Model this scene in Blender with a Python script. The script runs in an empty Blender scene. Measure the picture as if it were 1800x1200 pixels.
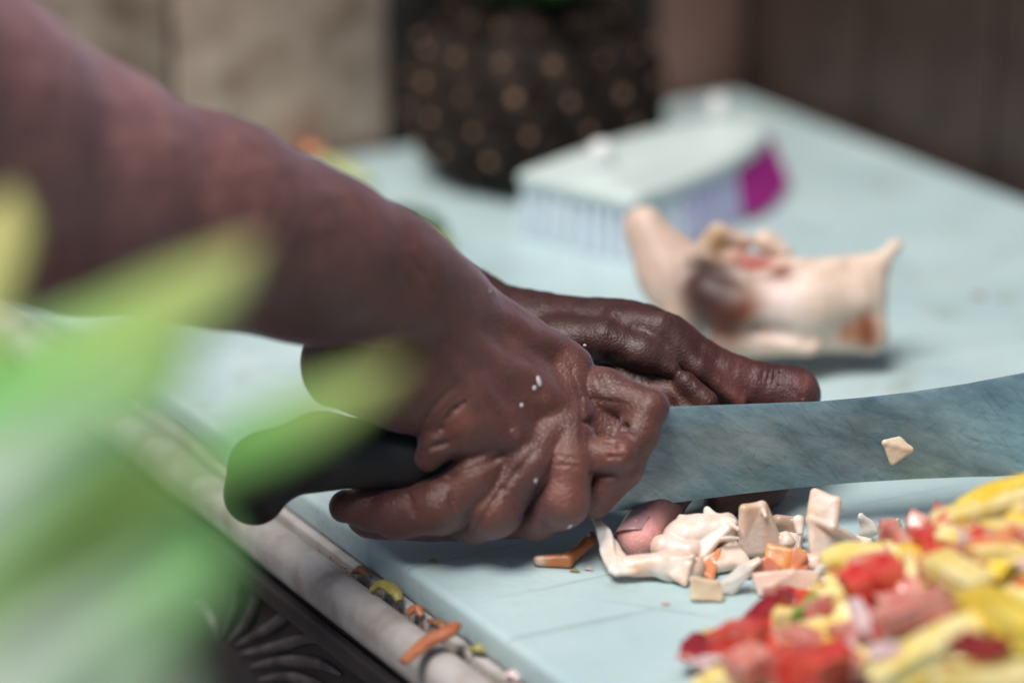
import bpy, bmesh, math, random
import numpy as np
from mathutils import Vector, Matrix, noise
random.seed(7)
R = math.radians
# ------------------------------------------------------------------ camera, world, sun
sc = bpy.context.scene
col = sc.collection
K = 0.01                       # helpers work in centimetres
CAMH = 49.0; F = 5000.0; PITCH = R(19.9)
FW = np.array([0, math.cos(PITCH), -math.sin(PITCH)])
UP = np.array([0, math.sin(PITCH), math.cos(PITCH)])
RT = np.array([1.0, 0, 0])
cam_d = bpy.data.cameras.new('camera'); cam = bpy.data.objects.new('camera', cam_d); col.objects.link(cam)
cam.location = (0, 0, CAMH * K); cam.rotation_euler = (math.pi/2 - PITCH, 0, 0)
cam_d.lens = 100; cam_d.sensor_width = 36; cam_d.clip_start = 0.02; cam_d.clip_end = 100
cam_d.dof.use_dof = True; cam_d.dof.focus_distance = 1.205; cam_d.dof.aperture_fstop = 2.5
sc.camera = cam
SUN_EL, SUN_AZ = R(66), R(222)      # azimuth measured from +Y towards +X
w = bpy.data.worlds.new('World'); sc.world = w; w.use_nodes = True
nt = w.node_tree
sky = nt.nodes.new('ShaderNodeTexSky'); sky.sky_type = 'NISHITA'; sky.sun_disc = False
sky.sun_elevation = SUN_EL; sky.sun_rotation = SUN_AZ
sky.air_density = 1.0; sky.dust_density = 2.5; sky.ozone_density = 1.5
bg = nt.nodes['Background']; bg.inputs['Strength'].default_value = 0.05
nt.links.new(sky.outputs[0], bg.inputs[0])
sd = bpy.data.lights.new('sun', 'SUN'); sun = bpy.data.objects.new('sun', sd); col.objects.link(sun)
sd.energy = 3.6; sd.angle = R(30); sd.color = (1.0, 0.94, 0.88)
dirv = Vector((math.sin(SUN_AZ)*math.cos(SUN_EL), math.cos(SUN_AZ)*math.cos(SUN_EL), math.sin(SUN_EL)))
sun.rotation_euler = dirv.to_track_quat('Z', 'Y').to_euler()
sun.location = (0, 0, 3)
vs = sc.view_settings; vs.view_transform = 'Standard'; vs.look = 'None'; vs.exposure = 0.17; vs.gamma = 1
sc.cycles.use_denoising = True

# ------------------------------------------------------------------ helpers
def W(px, py, d):
    """point seen at (px, py) of the 1800x1200 photograph at axial depth d (cm)"""
    return np.array([0, 0, CAMH]) + d * (FW + (px-900)/F*RT + (600-py)/F*UP)
def B(px, py, z=0.0):
    """point seen at (px, py) that lies at height z (cm) above the board"""
    t = (CAMH - z) / (-(FW[2] + (600-py)/F*UP[2]))
    return W(px, py, t)
def dep(p): return float(np.dot(np.asarray(p) - np.array([0, 0, CAMH]), FW))
def rp(r, p): return r * dep(p) / F            # pixel radius at p -> cm

def tag(o, label=None, cat=None, group=None, kind=None):
    if label: o['label'] = label
    if cat: o['category'] = cat
    if group: o['group'] = group
    if kind: o['kind'] = kind
    return o
def empty(name, p=(0, 0, 0)):
    o = bpy.data.objects.new(name, None); col.objects.link(o)
    o.location = [c*K for c in p]; o.empty_display_size = .02
    return o
def mesh_obj(name, V, Fc, mat, parent=None, smooth=True, org=None, colors=None, sharp=None):
    V = np.asarray(V, float)
    if org is None:
        org = np.array([V[:, 0].mean(), V[:, 1].mean(), V[:, 2].min()]) if parent is None else \
              np.array(parent.location)/K
    me = bpy.data.meshes.new(name)
    me.from_pydata(((V - np.asarray(org))*K).tolist(), [], Fc.tolist() if isinstance(Fc, np.ndarray) else Fc)
    if smooth: me.polygons.foreach_set('use_smooth', [True]*len(me.polygons))
    if sharp: me.set_sharp_from_angle(angle=R(sharp))
    if colors is not None:
        a = me.color_attributes.new('Col', 'FLOAT_COLOR', 'POINT')
        c4 = np.ones((len(V), 4)); c4[:, :3] = colors
        a.data.foreach_set('color', c4.ravel())
    me.materials.append(mat); me.update()
    o = bpy.data.objects.new(name, me); col.objects.link(o)
    if parent is not None: o.parent = parent
    else: o.location = [c*K for c in org]
    return o

# ---- node materials
def mat_new(name):
    m = bpy.data.materials.new(name); m.use_nodes = True
    n = m.node_tree.nodes; return m, n, m.node_tree.links, n['Principled BSDF']
def ramp(n, pts):
    r = n.new('ShaderNodeValToRGB'); e = r.color_ramp.elements
    e[0].position, e[0].color = pts[0][0], (*pts[0][1], 1)
    e[1].position, e[1].color = pts[-1][0], (*pts[-1][1], 1)
    for p, c in pts[1:-1]:
        x = e.new(p); x.color = (*c, 1)
    return r
def noise_node(n, l, scale, detail=4, rough=.55, coord='Object', vec=None, stretch=None):
    tc = n.new('ShaderNodeTexCoord'); out = tc.outputs[coord] if vec is None else vec
    if stretch:
        mp = n.new('ShaderNodeMapping'); mp.inputs['Scale'].default_value = stretch[0]
        mp.inputs['Rotation'].default_value = stretch[1]
        if len(stretch) > 2: mp.vector_type = 'TEXTURE'
        l.new(out, mp.inputs['Vector']); out = mp.outputs[0]
    t = n.new('ShaderNodeTexNoise'); t.inputs['Scale'].default_value = scale
    t.inputs['Detail'].default_value = detail; t.inputs['Roughness'].default_value = rough
    l.new(out, t.inputs['Vector']); return t
def simple(name, c1, c2=None, scale=60, rough=.5, bump=0.0, bscale=200, metal=0, sss=0, spec=.5,
           trans=0, attr=False, detail=5, coat=0, bdist=.001, stretch=None, lo=.35, hi=.65):
    """noise mix of two colours (optionally multiplied on the Col attribute), bump"""
    m, n, l, b = mat_new(name)
    c2 = c2 or c1
    t = noise_node(n, l, scale, detail, stretch=stretch)
    r = ramp(n, [(lo, c1), (hi, c2)]); l.new(t.outputs[0], r.inputs[0])
    src = r.outputs[0]
    if attr:
        a = n.new('ShaderNodeAttribute'); a.attribute_name = 'Col'
        mx = n.new('ShaderNodeMix'); mx.data_type = 'RGBA'; mx.blend_type = 'MULTIPLY'; mx.inputs[0].default_value = 1
        l.new(a.outputs['Color'], mx.inputs[6]); l.new(src, mx.inputs[7]); src = mx.outputs[2]
    l.new(src, b.inputs['Base Color'])
    b.inputs['Roughness'].default_value = rough; b.inputs['Metallic'].default_value = metal
    b.inputs['Specular IOR Level'].default_value = spec
    if coat: b.inputs['Coat Weight'].default_value = coat; b.inputs['Coat Roughness'].default_value = .12
    if sss:
        b.inputs['Subsurface Weight'].default_value = sss; b.inputs['Subsurface Radius'].default_value = (1, .5, .3)
        b.inputs['Subsurface Scale'].default_value = .004
    if trans: b.inputs['Transmission Weight'].default_value = trans
    if bump:
        t2 = noise_node(n, l, bscale, 5, .6, stretch=stretch); bp = n.new('ShaderNodeBump')
        bp.inputs['Strength'].default_value = bump; bp.inputs['Distance'].default_value = bdist
        l.new(t2.outputs[0], bp.inputs['Height']); l.new(bp.outputs[0], b.inputs['Normal'])
    return m

# ---- signed distance modelling + surface nets
class SDF:
    def __init__(s, lo, hi, h):
        s.lo = np.array(lo, float); s.h = h
        s.n = np.maximum(4, np.ceil((np.array(hi)-s.lo)/h).astype(int))
        s.F = np.full(s.n, 3.0, np.float32)
    def win(s, a, b):
        i0 = np.clip(np.floor((a-s.lo)/s.h).astype(int), 0, s.n-1); i1 = np.clip(np.ceil((b-s.lo)/s.h).astype(int)+1, 1, s.n)
        if np.any(i1 <= i0): return None
        sl = tuple(slice(i0[k], i1[k]) for k in range(3))
        ax = [(s.lo[k] + s.h*np.arange(i0[k], i1[k])).astype(np.float32) for k in range(3)]
        return sl, ax[0][:, None, None], ax[1][None, :, None], ax[2][None, None, :]
    def cone_d(s, X, Y, Z, a, b, ra, rb, flat=None):
        a = np.asarray(a, float); b = np.asarray(b, float); ab = b-a; L = max(float(ab@ab), 1e-9)
        dx, dy, dz = X-np.float32(a[0]), Y-np.float32(a[1]), Z-np.float32(a[2])
        t = np.clip((dx*ab[0]+dy*ab[1]+dz*ab[2])/L, 0, 1).astype(np.float32)
        qx, qy, qz = dx-t*ab[0], dy-t*ab[1], dz-t*ab[2]
        q2 = qx*qx+qy*qy+qz*qz
        if flat is not None:                      # flat = (axis, factor): thinner along axis
            ax, f = flat; q = qx*ax[0]+qy*ax[1]+qz*ax[2]; q2 = q2 + q*q*(f*f-1)
        return np.sqrt(q2)-(ra+t*(rb-ra))
    def tri_d(s, X, Y, Z, a, b, c, r):
        X, Y, Z = np.broadcast_arrays(X, Y, Z); P = np.stack([X, Y, Z], -1).astype(float)
        a, b, c = (np.asarray(q, float) for q in (a, b, c))
        ba, cb, ac = b-a, c-b, a-c; nr = np.cross(ba, ac)
        pa, pb, pc = P-a, P-b, P-c
        ins = (np.sign(pa@np.cross(ba, nr))+np.sign(pb@np.cross(cb, nr))+np.sign(pc@np.cross(ac, nr))) < 2
        def e(u, p):
            t = np.clip((p@u)/(u@u), 0, 1)[..., None]; return ((u*t-p)**2).sum(-1)
        de = np.minimum(np.minimum(e(ba, pa), e(cb, pb)), e(ac, pc)); dp = (pa@nr)**2/(nr@nr)
        return (np.sqrt(np.where(ins, de, dp))-r).astype(np.float32)
    @staticmethod
    def smin(A, D, k):
        if k <= 0: return np.minimum(A, D)
        h = np.maximum(k-np.abs(A-D), 0)/k
        return np.minimum(A, D)-h*h*k*.25
    def cone(s, a, b, ra, rb, k=.3, sub=False, flat=None, field=None):
        m = max(ra, rb)+k+3*s.h; a = np.asarray(a); b = np.asarray(b)
        wn = s.win(np.minimum(a, b)-m, np.maximum(a, b)+m)
        if wn is None: return
        G = s.F if field is None else field
        D = s.cone_d(*wn[1:], a, b, ra, rb, flat)
        if sub: G[wn[0]] = -s.smin(-G[wn[0]], D, k)
        else: G[wn[0]] = s.smin(G[wn[0]], D, k)
    def tri(s, a, b, c, r, k=.1):
        m = r+k+3*s.h; S = np.stack([a, b, c])
        wn = s.win(S.min(0)-m, S.max(0)+m)
        if wn is None: return
        s.F[wn[0]] = s.smin(s.F[wn[0]], s.tri_d(*wn[1:], a, b, c, r), k)
    def plane_cut(s, p, nrm):
        wn = s.win(s.lo, s.lo+s.h*s.n)
        D = (wn[1]-p[0])*nrm[0]+(wn[2]-p[1])*nrm[1]+(wn[3]-p[2])*nrm[2]
        s.F[wn[0]] = np.maximum(s.F[wn[0]], D.astype(np.float32))
    def wobble(s, amp, scale, seed=0):
        """cheap low-frequency displacement made of a few sines"""
        wn = s.win(s.lo, s.lo+s.h*s.n); rs = np.random.RandomState(seed); D = 0
        for i in range(6):
            k = rs.randn(3)*scale*(1+.4*i); ph = rs.rand()*6.28
            D = D + np.sin(wn[1]*k[0]+wn[2]*k[1]+wn[3]*k[2]+ph)/(1+.4*i)
        s.F[wn[0]] += (amp*D/3).astype(np.float32)
    def mesh(s):
        Fd = s.F; S = Fd < 0
        nx, ny, nz = Fd.shape
        C = np.zeros((nx-1, ny-1, nz-1), np.uint8)
        for i in (0, 1):
            for j in (0, 1):
                for k in (0, 1): C += S[i:nx-1+i, j:ny-1+j, k:nz-1+k]
        act = np.argwhere((C > 0) & (C < 8))
        idx = np.full(C.shape, -1, np.int32); idx[act[:, 0], act[:, 1], act[:, 2]] = np.arange(len(act))
        acc = np.zeros((len(act), 3)); cnt = np.zeros(len(act))
        cor = [(i, j, k) for i in (0, 1) for j in (0, 1) for k in (0, 1)]
        for a in cor:
            for ax in range(3):
                if a[ax]: continue
                b = list(a); b[ax] = 1
                fa = Fd[act[:, 0]+a[0], act[:, 1]+a[1], act[:, 2]+a[2]]; fb = Fd[act[:, 0]+b[0], act[:, 1]+b[1], act[:, 2]+b[2]]
                m = (fa < 0) != (fb < 0); t = np.where(m, fa/np.where(m, fa-fb, 1), 0)
                p = np.tile(np.array(a, float), (len(act), 1)); p[:, ax] += t
                acc += p*m[:, None]; cnt += m
        V = s.lo+s.h*(act+acc/cnt[:, None])
        quads = []
        for ax in range(3):
            o = [q for q in range(3) if q != ax]
            A = np.swapaxes(S, 0, ax) if ax else S
            d = np.diff(S.astype(np.int8), axis=ax)
            e = np.argwhere(d != 0)
            ok = (e[:, o[0]] > 0) & (e[:, o[1]] > 0) & (e[:, o[0]] < idx.shape[o[0]]) & (e[:, o[1]] < idx.shape[o[1]])
            e = e[ok]; sg = d[e[:, 0], e[:, 1], e[:, 2]]
            def at(u, v):
                q = e.copy(); q[:, o[0]] -= u; q[:, o[1]] -= v
                return idx[q[:, 0], q[:, 1], q[:, 2]]
            Q = np.stack([at(1, 1), at(0, 1), at(0, 0), at(1, 0)], 1)
            fl = (sg > 0) if ax != 1 else (sg < 0)
            Q[fl] = Q[fl][:, ::-1]
            quads.append(Q)
        Q = np.concatenate(quads)
        return V, Q
def pal(V, base, blobs):
    """base colour, blended towards blob colours near given points (its pigment, or light and shade painted in)"""
    C = np.tile(np.array(base, float), (len(V), 1))
    for p, r, c in sorted(blobs, key=lambda q: -sum(q[2])):
        wt = np.exp(-((V-np.asarray(p))**2).sum(1)/(r*r))[:, None]; C = C*(1-wt)+np.array(c)*wt
    return C
def snap(V, p):
    """surface point of a mesh nearest to the viewer along the sight line of p"""
    o = np.array([0, 0, CAMH]); u = np.asarray(p)-o; u = u/np.linalg.norm(u); q = V-o; t = q@u
    m = np.linalg.norm(q-np.outer(t, u), axis=1) < .3
    return V[m][np.argmin(t[m])] if m.any() else p
def cones(S, pts, k, kk=None, field=None, flat=None):
    """pts = [(px, py, d, rpx), ...] chain"""
    P = [(W(a, b, d), r*d/F) for a, b, d, r in pts]
    for (p, ra), (q, rb) in zip(P[:-1], P[1:]): S.cone(p, q, ra, rb, k, field=field, flat=flat)
def groove(S, pts, r, k=.12):
    P = [W(*p) for p in pts]
    for p, q in zip(P[:-1], P[1:]): S.cone(p, q, r, r, k, sub=True)

def crease(S, pts, r, k=.12):
    """fold line pressed into the surface that is seen along the sight lines of pts"""
    o = np.array([0, 0, CAMH]); out = []
    for i in range(len(pts)-1):
        for f in np.linspace(0, 1, 5)[:-1 if i < len(pts)-2 else None]:
            x = pts[i][0]*(1-f)+pts[i+1][0]*f; y = pts[i][1]*(1-f)+pts[i+1][1]*f; d = W(x, y, 1)-o
            for t in np.arange(104, 124, .05):
                q = ((o+d*t-S.lo)/S.h).round().astype(int)
                if np.all(q >= 0) and np.all(q < S.n) and S.F[q[0], q[1], q[2]] < 0: out.append(o+d*(t-.25*r)); break
    for i, (p, q) in enumerate(zip(out[:-1], out[1:])):
        if np.linalg.norm(p-q) < 1.5:
            e = .45+.55*math.sin(math.pi*(i+.5)/max(1, len(out)-1)); S.cone(p, q, r*e, r*e, k, sub=True)
# ------------------------------------------------------------------ board, counter, walls
U = np.array([.52, -.854]); U /= np.linalg.norm(U)          # along the long board edge, towards the camera
N = np.array([-U[1], U[0]])                                 # across the board, away to the right
e0 = B(850, 1095)[:2]                                       # a point of the near board edge
back = B(650, 265)[:2]
def uv(p): return float((p-e0)@U), float((p-e0)@N)
def XY(u, v): q = e0+u*U+v*N; return q
ub = uv(back)[0]                                            # back edge coordinate
vw = uv(B(1500, 238)[:2])[1]                                # far long edge
uf = 62.0
def slab(name, u0, u1, v0, v1, z0, z1, mat, parent=None, bev=.25, seg=3, sub=0):
    bm = bmesh.new()
    q = [XY(u0, v0), XY(u1, v0), XY(u1, v1), XY(u0, v1)]
    c = sum(q)/4; o = np.array([c[0], c[1], z0])
    vb = [bm.verts.new(((p[0]-o[0])*K, (p[1]-o[1])*K, 0)) for p in q]
    vt = [bm.verts.new(((p[0]-o[0])*K, (p[1]-o[1])*K, (z1-z0)*K)) for p in q]
    bm.faces.new(vb[::-1]); bm.faces.new(vt)
    for i in range(4): bm.faces.new((vb[i], vb[(i+1) % 4], vt[(i+1) % 4], vt[i]))
    bmesh.ops.recalc_face_normals(bm, faces=bm.faces)
    if bev: bmesh.ops.bevel(bm, geom=bm.edges[:], offset=bev*K, segments=seg, profile=.5, affect='EDGES')
    me = bpy.data.meshes.new(name); bm.to_mesh(me); bm.free()
    me.polygons.foreach_set('use_smooth', [True]*len(me.polygons)); me.set_sharp_from_angle(angle=R(50))
    me.materials.append(mat); ob = bpy.data.objects.new(name, me); col.objects.link(ob)
    if parent is not None:
        ob.parent = parent; ob.location = Vector([c*K for c in o])-parent.location
    else: ob.location = [c*K for c in o]
    return ob

def board_material():
    m, n, l, b = mat_new('worn white plastic')
    t = noise_node(n, l, 9, 5, .6); r = ramp(n, [(.3, (.375, .52, .545)), (.7, (.52, .655, .67))]); l.new(t.outputs[0], r.inputs[0])
    st = noise_node(n, l, 22, 7, .7); rs = ramp(n, [(.56, (1, 1, 1)), (.72, (.74, .66, .54))]); l.new(st.outputs[0], rs.inputs[0])
    mx = n.new('ShaderNodeMix'); mx.data_type = 'RGBA'; mx.blend_type = 'MULTIPLY'; mx.inputs[0].default_value = .8
    l.new(r.outputs[0], mx.inputs[6]); l.new(rs.outputs[0], mx.inputs[7])
    l.new(mx.outputs[2], b.inputs['Base Color'])
    rr = noise_node(n, l, 30, 4); r2 = ramp(n, [(.3, (.26,)*3), (.7, (.46,)*3)]); l.new(rr.outputs[0], r2.inputs[0]); l.new(r2.outputs[0], b.inputs['Roughness'])
    sc1 = noise_node(n, l, 70, 2, .5, stretch=((12, .45, 1), (0, 0, R(-20)), 1)); sc2 = noise_node(n, l, 80, 2, .5, stretch=((12, .45, 1), (0, 0, R(25)), 1))
    mxs = n.new('ShaderNodeMath'); mxs.operation = 'MAXIMUM'; l.new(sc1.outputs[0], mxs.inputs[0]); l.new(sc2.outputs[0], mxs.inputs[1])
    rsc = ramp(n, [(.66, (1, 1, 1)), (.72, (.80, .80, .77))]); l.new(mxs.outputs[0], rsc.inputs[0])
    my = n.new('ShaderNodeMix'); my.data_type = 'RGBA'; my.blend_type = 'MULTIPLY'; my.inputs[0].default_value = 1
    l.new(mx.outputs[2], my.inputs[6]); l.new(rsc.outputs[0], my.inputs[7]); l.new(my.outputs[2], b.inputs['Base Color'])
    # knife scars: long thin noise plus soft dents
    a1 = noise_node(n, l, 120, 3, .6, stretch=((.12, 3, 1), (0, 0, R(12)))); a2 = noise_node(n, l, 260, 4, .6)
    ad = n.new('ShaderNodeMath'); ad.operation = 'ADD'; l.new(a1.outputs[0], ad.inputs[0]); l.new(a2.outputs[0], ad.inputs[1])
    bp = n.new('ShaderNodeBump'); bp.inputs['Strength'].default_value = .55; bp.inputs['Distance'].default_value = .0006
    l.new(ad.outputs[0], bp.inputs['Height']); l.new(bp.outputs[0], b.inputs['Normal'])
    b.inputs['Subsurface Weight'].default_value = .15; b.inputs['Subsurface Scale'].default_value = .006
    return m
M_board = board_material()
slabT = 1.5
board = slab('cutting_board', ub, uf, 0, vw, -slabT, 0, M_board, bev=.35, seg=4)
tag(board, 'large worn pale blue-white plastic cutting board lying on the counter', 'cutting board')

M_counter = simple('stained cream stone', (.46, .44, .43), (.27, .23, .20), 45, .42, .35, 160, lo=.42, hi=.72)
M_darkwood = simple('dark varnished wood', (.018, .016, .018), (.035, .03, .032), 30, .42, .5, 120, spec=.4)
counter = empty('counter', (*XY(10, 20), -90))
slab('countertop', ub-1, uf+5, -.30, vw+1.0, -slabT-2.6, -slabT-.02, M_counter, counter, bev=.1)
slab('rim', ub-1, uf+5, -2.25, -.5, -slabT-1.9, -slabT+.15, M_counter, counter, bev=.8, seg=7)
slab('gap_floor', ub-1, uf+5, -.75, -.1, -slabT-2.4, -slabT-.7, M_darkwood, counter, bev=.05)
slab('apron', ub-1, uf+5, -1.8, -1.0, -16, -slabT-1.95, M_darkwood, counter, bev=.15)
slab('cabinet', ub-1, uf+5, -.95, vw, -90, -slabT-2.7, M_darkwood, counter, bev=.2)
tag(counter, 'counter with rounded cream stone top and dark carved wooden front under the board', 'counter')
slab('lower_rail', ub-1, uf+5, -2.5, -1.85, -4.4, -slabT-1.95, M_darkwood, counter, bev=.2).name = 'rail'  # dark wooden rail under the rim
# carved fan of ridges on the wooden front
M_carv = simple('worn carved wood', (.035, .03, .034), (.10, .09, .095), 60, .45, .4, 150)
def on_front(px, py, off=.0):      # point of the apron's front face seen at a pixel
    o = np.array([0, 0, CAMH]); d = W(px, py, 1)-o; q0 = XY(0, -1.8-off)
    t = ((q0-o[:2])@N)/(d[:2]@N); return o+t*d
ridges = [[(392, 1120), (420, 1040), (400, 985), (376, 975)], [(402, 1128), (440, 1085), (452, 1030), (430, 1000)],
          [(412, 1135), (470, 1105), (520, 1070), (545, 1078)], [(420, 1150), (490, 1135), (550, 1120), (590, 1135)],
          [(440, 1172), (500, 1160), (560, 1165), (600, 1185)], [(455, 1195), (510, 1188), (560, 1205), (590, 1230)],
          [(385, 1130), (372, 1090), (350, 1060), (335, 1065)], [(640, 1210), (600, 1240), (540, 1250), (480, 1230)]]
def tube(pts, rads, seg=8, flat=1.0):
    V, Fc = [], []; pts = [np.asarray(p, float) for p in pts]
    for i, p in enumerate(pts):
        t = pts[min(i+1, len(pts)-1)]-pts[max(i-1, 0)]; t /= np.linalg.norm(t)+1e-9
        a = np.cross(t, [0, 0, 1.]); a = a/np.linalg.norm(a) if np.linalg.norm(a) > .05 else np.array([1., 0, 0]); b = np.cross(t, a)
        for j in range(seg):
            th = 2*math.pi*j/seg; V.append(p+rads[i]*(math.cos(th)*a+flat*math.sin(th)*b))
    for i in range(len(pts)-1):
        for j in range(seg):
            Fc.append([i*seg+j, i*seg+(j+1) % seg, (i+1)*seg+(j+1) % seg, (i+1)*seg+j])
    Fc.append(list(range(seg))[::-1]); Fc.append([(len(pts)-1)*seg+j for j in range(seg)])
    return V, Fc
def spline(P, n=12):
    P = [np.asarray(p, float) for p in P]; P = [2*P[0]-P[1]]+P+[2*P[-1]-P[-2]]; out = []
    for i in range(1, len(P)-2):
        for k in range(n):
            t = k/n; a, b, c, d = P[i-1:i+3]
            out.append(.5*((2*b)+(-a+c)*t+(2*a-5*b+4*c-d)*t*t+(-a+3*b-3*c+d)*t**3))
    out.append(P[-2]); return out
for rg in ridges:
    p = spline([on_front(*q, .05) for q in rg], 6); n_ = len(p)
    V, Fc = tube(p, [.05+.26*math.sin(math.pi*(i+.5)/n_)**.8 for i in range(n_)], 8)
    mesh_obj('carved_ridge', V, Fc, M_carv, counter)

# walls: tiled left wall along the board's back edge, dark panelled wall beyond its far edge
def stone(name, a, b, c=None):
    m, n, l, bs = mat_new(name)
    t = noise_node(n, l, 26, 6, .62); r = ramp(n, [(.32, a), (.5, tuple((x+y)/2 for x, y in zip(a, b))), (.66, b)]); l.new(t.outputs[0], r.inputs[0])
    l.new(r.outputs[0], bs.inputs['Base Color']); bs.inputs['Roughness'].default_value = .6
    t2 = noise_node(n, l, 150, 5); bp = n.new('ShaderNodeBump'); bp.inputs['Strength'].default_value = .4; bp.inputs['Distance'].default_value = .001
    l.new(t2.outputs[0], bp.inputs['Height']); l.new(bp.outputs[0], bs.inputs['Normal'])
    return m
M_tile = [stone('pale stone', (.80, .58, .45), (.30, .18, .12)), stone('grey stone', (.86, .65, .52), (.34, .21, .145)),
          stone('shadowed stone', (.06, .045, .04), (.03, .024, .022)), stone('brown stone', (.36, .20, .155), (.28, .15, .115))]  # the darkest stone paints the wall shadow beside the pineapple as tile colour
M_grout = simple('grey grout', (.13, .14, .15), (.16, .17, .18), 80, .8)
M_panel = simple('dark brown panel', (.035, .022, .018), (.06, .038, .032), 20, .5, .3, 90)
def v_on_wall(px):                 # v coordinate where the left wall's face is seen at column px
    d = np.array([(px-900)/F, FW[1]]); o = np.array([0, 0]); q0 = XY(ub-.8, 0)
    t = ((q0-o)@U)/(d@U); return uv(o+t*d)[1]
wall_h = 34
lw = slab('wall', ub-6, ub-1.6, -70, vw+1.5, -30, wall_h, M_grout, bev=0)
tag(lw, 'stone tiled wall at the left behind the pineapple', 'wall')
joints = [-1500, -750, 325, 695, 1150, 1290]
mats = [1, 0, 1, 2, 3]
jv = [v_on_wall(x) for x in joints]
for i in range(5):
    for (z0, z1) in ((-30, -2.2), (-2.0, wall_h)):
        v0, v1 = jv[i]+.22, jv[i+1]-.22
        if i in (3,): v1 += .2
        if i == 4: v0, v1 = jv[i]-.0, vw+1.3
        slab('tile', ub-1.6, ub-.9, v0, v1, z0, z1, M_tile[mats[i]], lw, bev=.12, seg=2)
rw = slab('panelled_wall', ub-6, uf+30, vw+2.2, vw+6, -30, wall_h, M_panel, bev=0)
tag(rw, 'dark brown panelled wall behind the far long edge of the board', 'wall')
for i in range(8):
    slab('panel', ub-.8+i*12.5, ub-.8+i*12.5+12.2, vw+1.5, vw+2.25, -30, wall_h, M_panel, rw, bev=.15, seg=2)
# ground far below
M_floor = simple('dark concrete', (.05, .05, .055), (.09, .085, .085), 4, .7)
V = [(-400, -300, -90), (500, -300, -90), (500, 500, -90), (-400, 500, -90)]
tag(mesh_obj('floor', V, [[0, 1, 2, 3]], M_floor, smooth=False), kind='structure')

# ------------------------------------------------------------------ person: two bare forearms and hands
def skin(name, gloss, bumpk, scale):
    m, n, l, b = mat_new(name)
    a = n.new('ShaderNodeAttribute'); a.attribute_name = 'Col'
    t = noise_node(n, l, 45, 6, .65); r = ramp(n, [(.32, (.74, .70, .74)), (.68, (1.25, 1.22, 1.2))]); l.new(t.outputs[0], r.inputs[0])
    mx = n.new('ShaderNodeMix'); mx.data_type = 'RGBA'; mx.blend_type = 'MULTIPLY'; mx.inputs[0].default_value = 1
    l.new(a.outputs['Color'], mx.inputs[6]); l.new(r.outputs[0], mx.inputs[7]); l.new(mx.outputs[2], b.inputs['Base Color'])
    t3 = noise_node(n, l, 90, 5, .6); r3 = ramp(n, [(.3, (gloss,)*3), (.7, (gloss+.22,)*3)]); l.new(t3.outputs[0], r3.inputs[0]); l.new(r3.outputs[0], b.inputs['Roughness'])
    tc = n.new('ShaderNodeTexCoord')
    dn = noise_node(n, l, 60, 3)
    vm = n.new('ShaderNodeVectorMath'); vm.operation = 'MULTIPLY_ADD'; vm.inputs[1].default_value = (.006,)*3
    l.new(dn.outputs['Color'], vm.inputs[0]); l.new(tc.outputs['Object'], vm.inputs[2])
    v = n.new('ShaderNodeTexVoronoi'); v.feature = 'DISTANCE_TO_EDGE'; v.inputs['Scale'].default_value = scale
    l.new(vm.outputs[0], v.inputs['Vector'])
    cl = n.new('ShaderNodeMath'); cl.operation = 'MINIMUM'; cl.inputs[1].default_value = .25; l.new(v.outputs[0], cl.inputs[0])
    f = noise_node(n, l, 1400, 3); wv = noise_node(n, l, 190, 4, .6)
    ad = n.new('ShaderNodeMath'); ad.operation = 'MULTIPLY_ADD'; ad.inputs[1].default_value = .05; l.new(f.outputs[0], ad.inputs[0]); l.new(cl.outputs[0], ad.inputs[2])
    ad2 = n.new('ShaderNodeMath'); ad2.operation = 'MULTIPLY_ADD'; ad2.inputs[1].default_value = .9; l.new(wv.outputs[0], ad2.inputs[0]); l.new(ad.outputs[0], ad2.inputs[2])
    bp = n.new('ShaderNodeBump'); bp.inputs['Strength'].default_value = bumpk; bp.inputs['Distance'].default_value = .0009
    l.new(ad2.outputs[0], bp.inputs['Height']); l.new(bp.outputs[0], b.inputs['Normal'])
    b.inputs['Subsurface Weight'].default_value = .12; b.inputs['Subsurface Radius'].default_value = (1, .35, .2); b.inputs['Subsurface Scale'].default_value = .004
    b.inputs['Specular IOR Level'].default_value = .62
    b.inputs['Sheen Weight'].default_value = .28; b.inputs['Sheen Roughness'].default_value = .45; b.inputs['Sheen Tint'].default_value = (.86, .76, 1, 1)
    b.inputs['Coat Weight'].default_value = .10; b.inputs['Coat Roughness'].default_value = .4
    return m
M_skinR = skin('damp brown skin', .38, .65, 560)
M_skinL = skin('wet shaded brown skin', .40, .5, 560)  # left arm skin, its vertex colour darkened to stand for shade
M_skinL.node_tree.nodes['Principled BSDF'].inputs['Sheen Weight'].default_value = .04; M_skinL.node_tree.nodes['Principled BSDF'].inputs['Specular IOR Level'].default_value = .5
person = empty('person', W(-150, 150, 100))
tag(person, "person's bare dark-skinned arms, one hand gripping the knife, the other steadying shellfish behind the blade", 'person')

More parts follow.
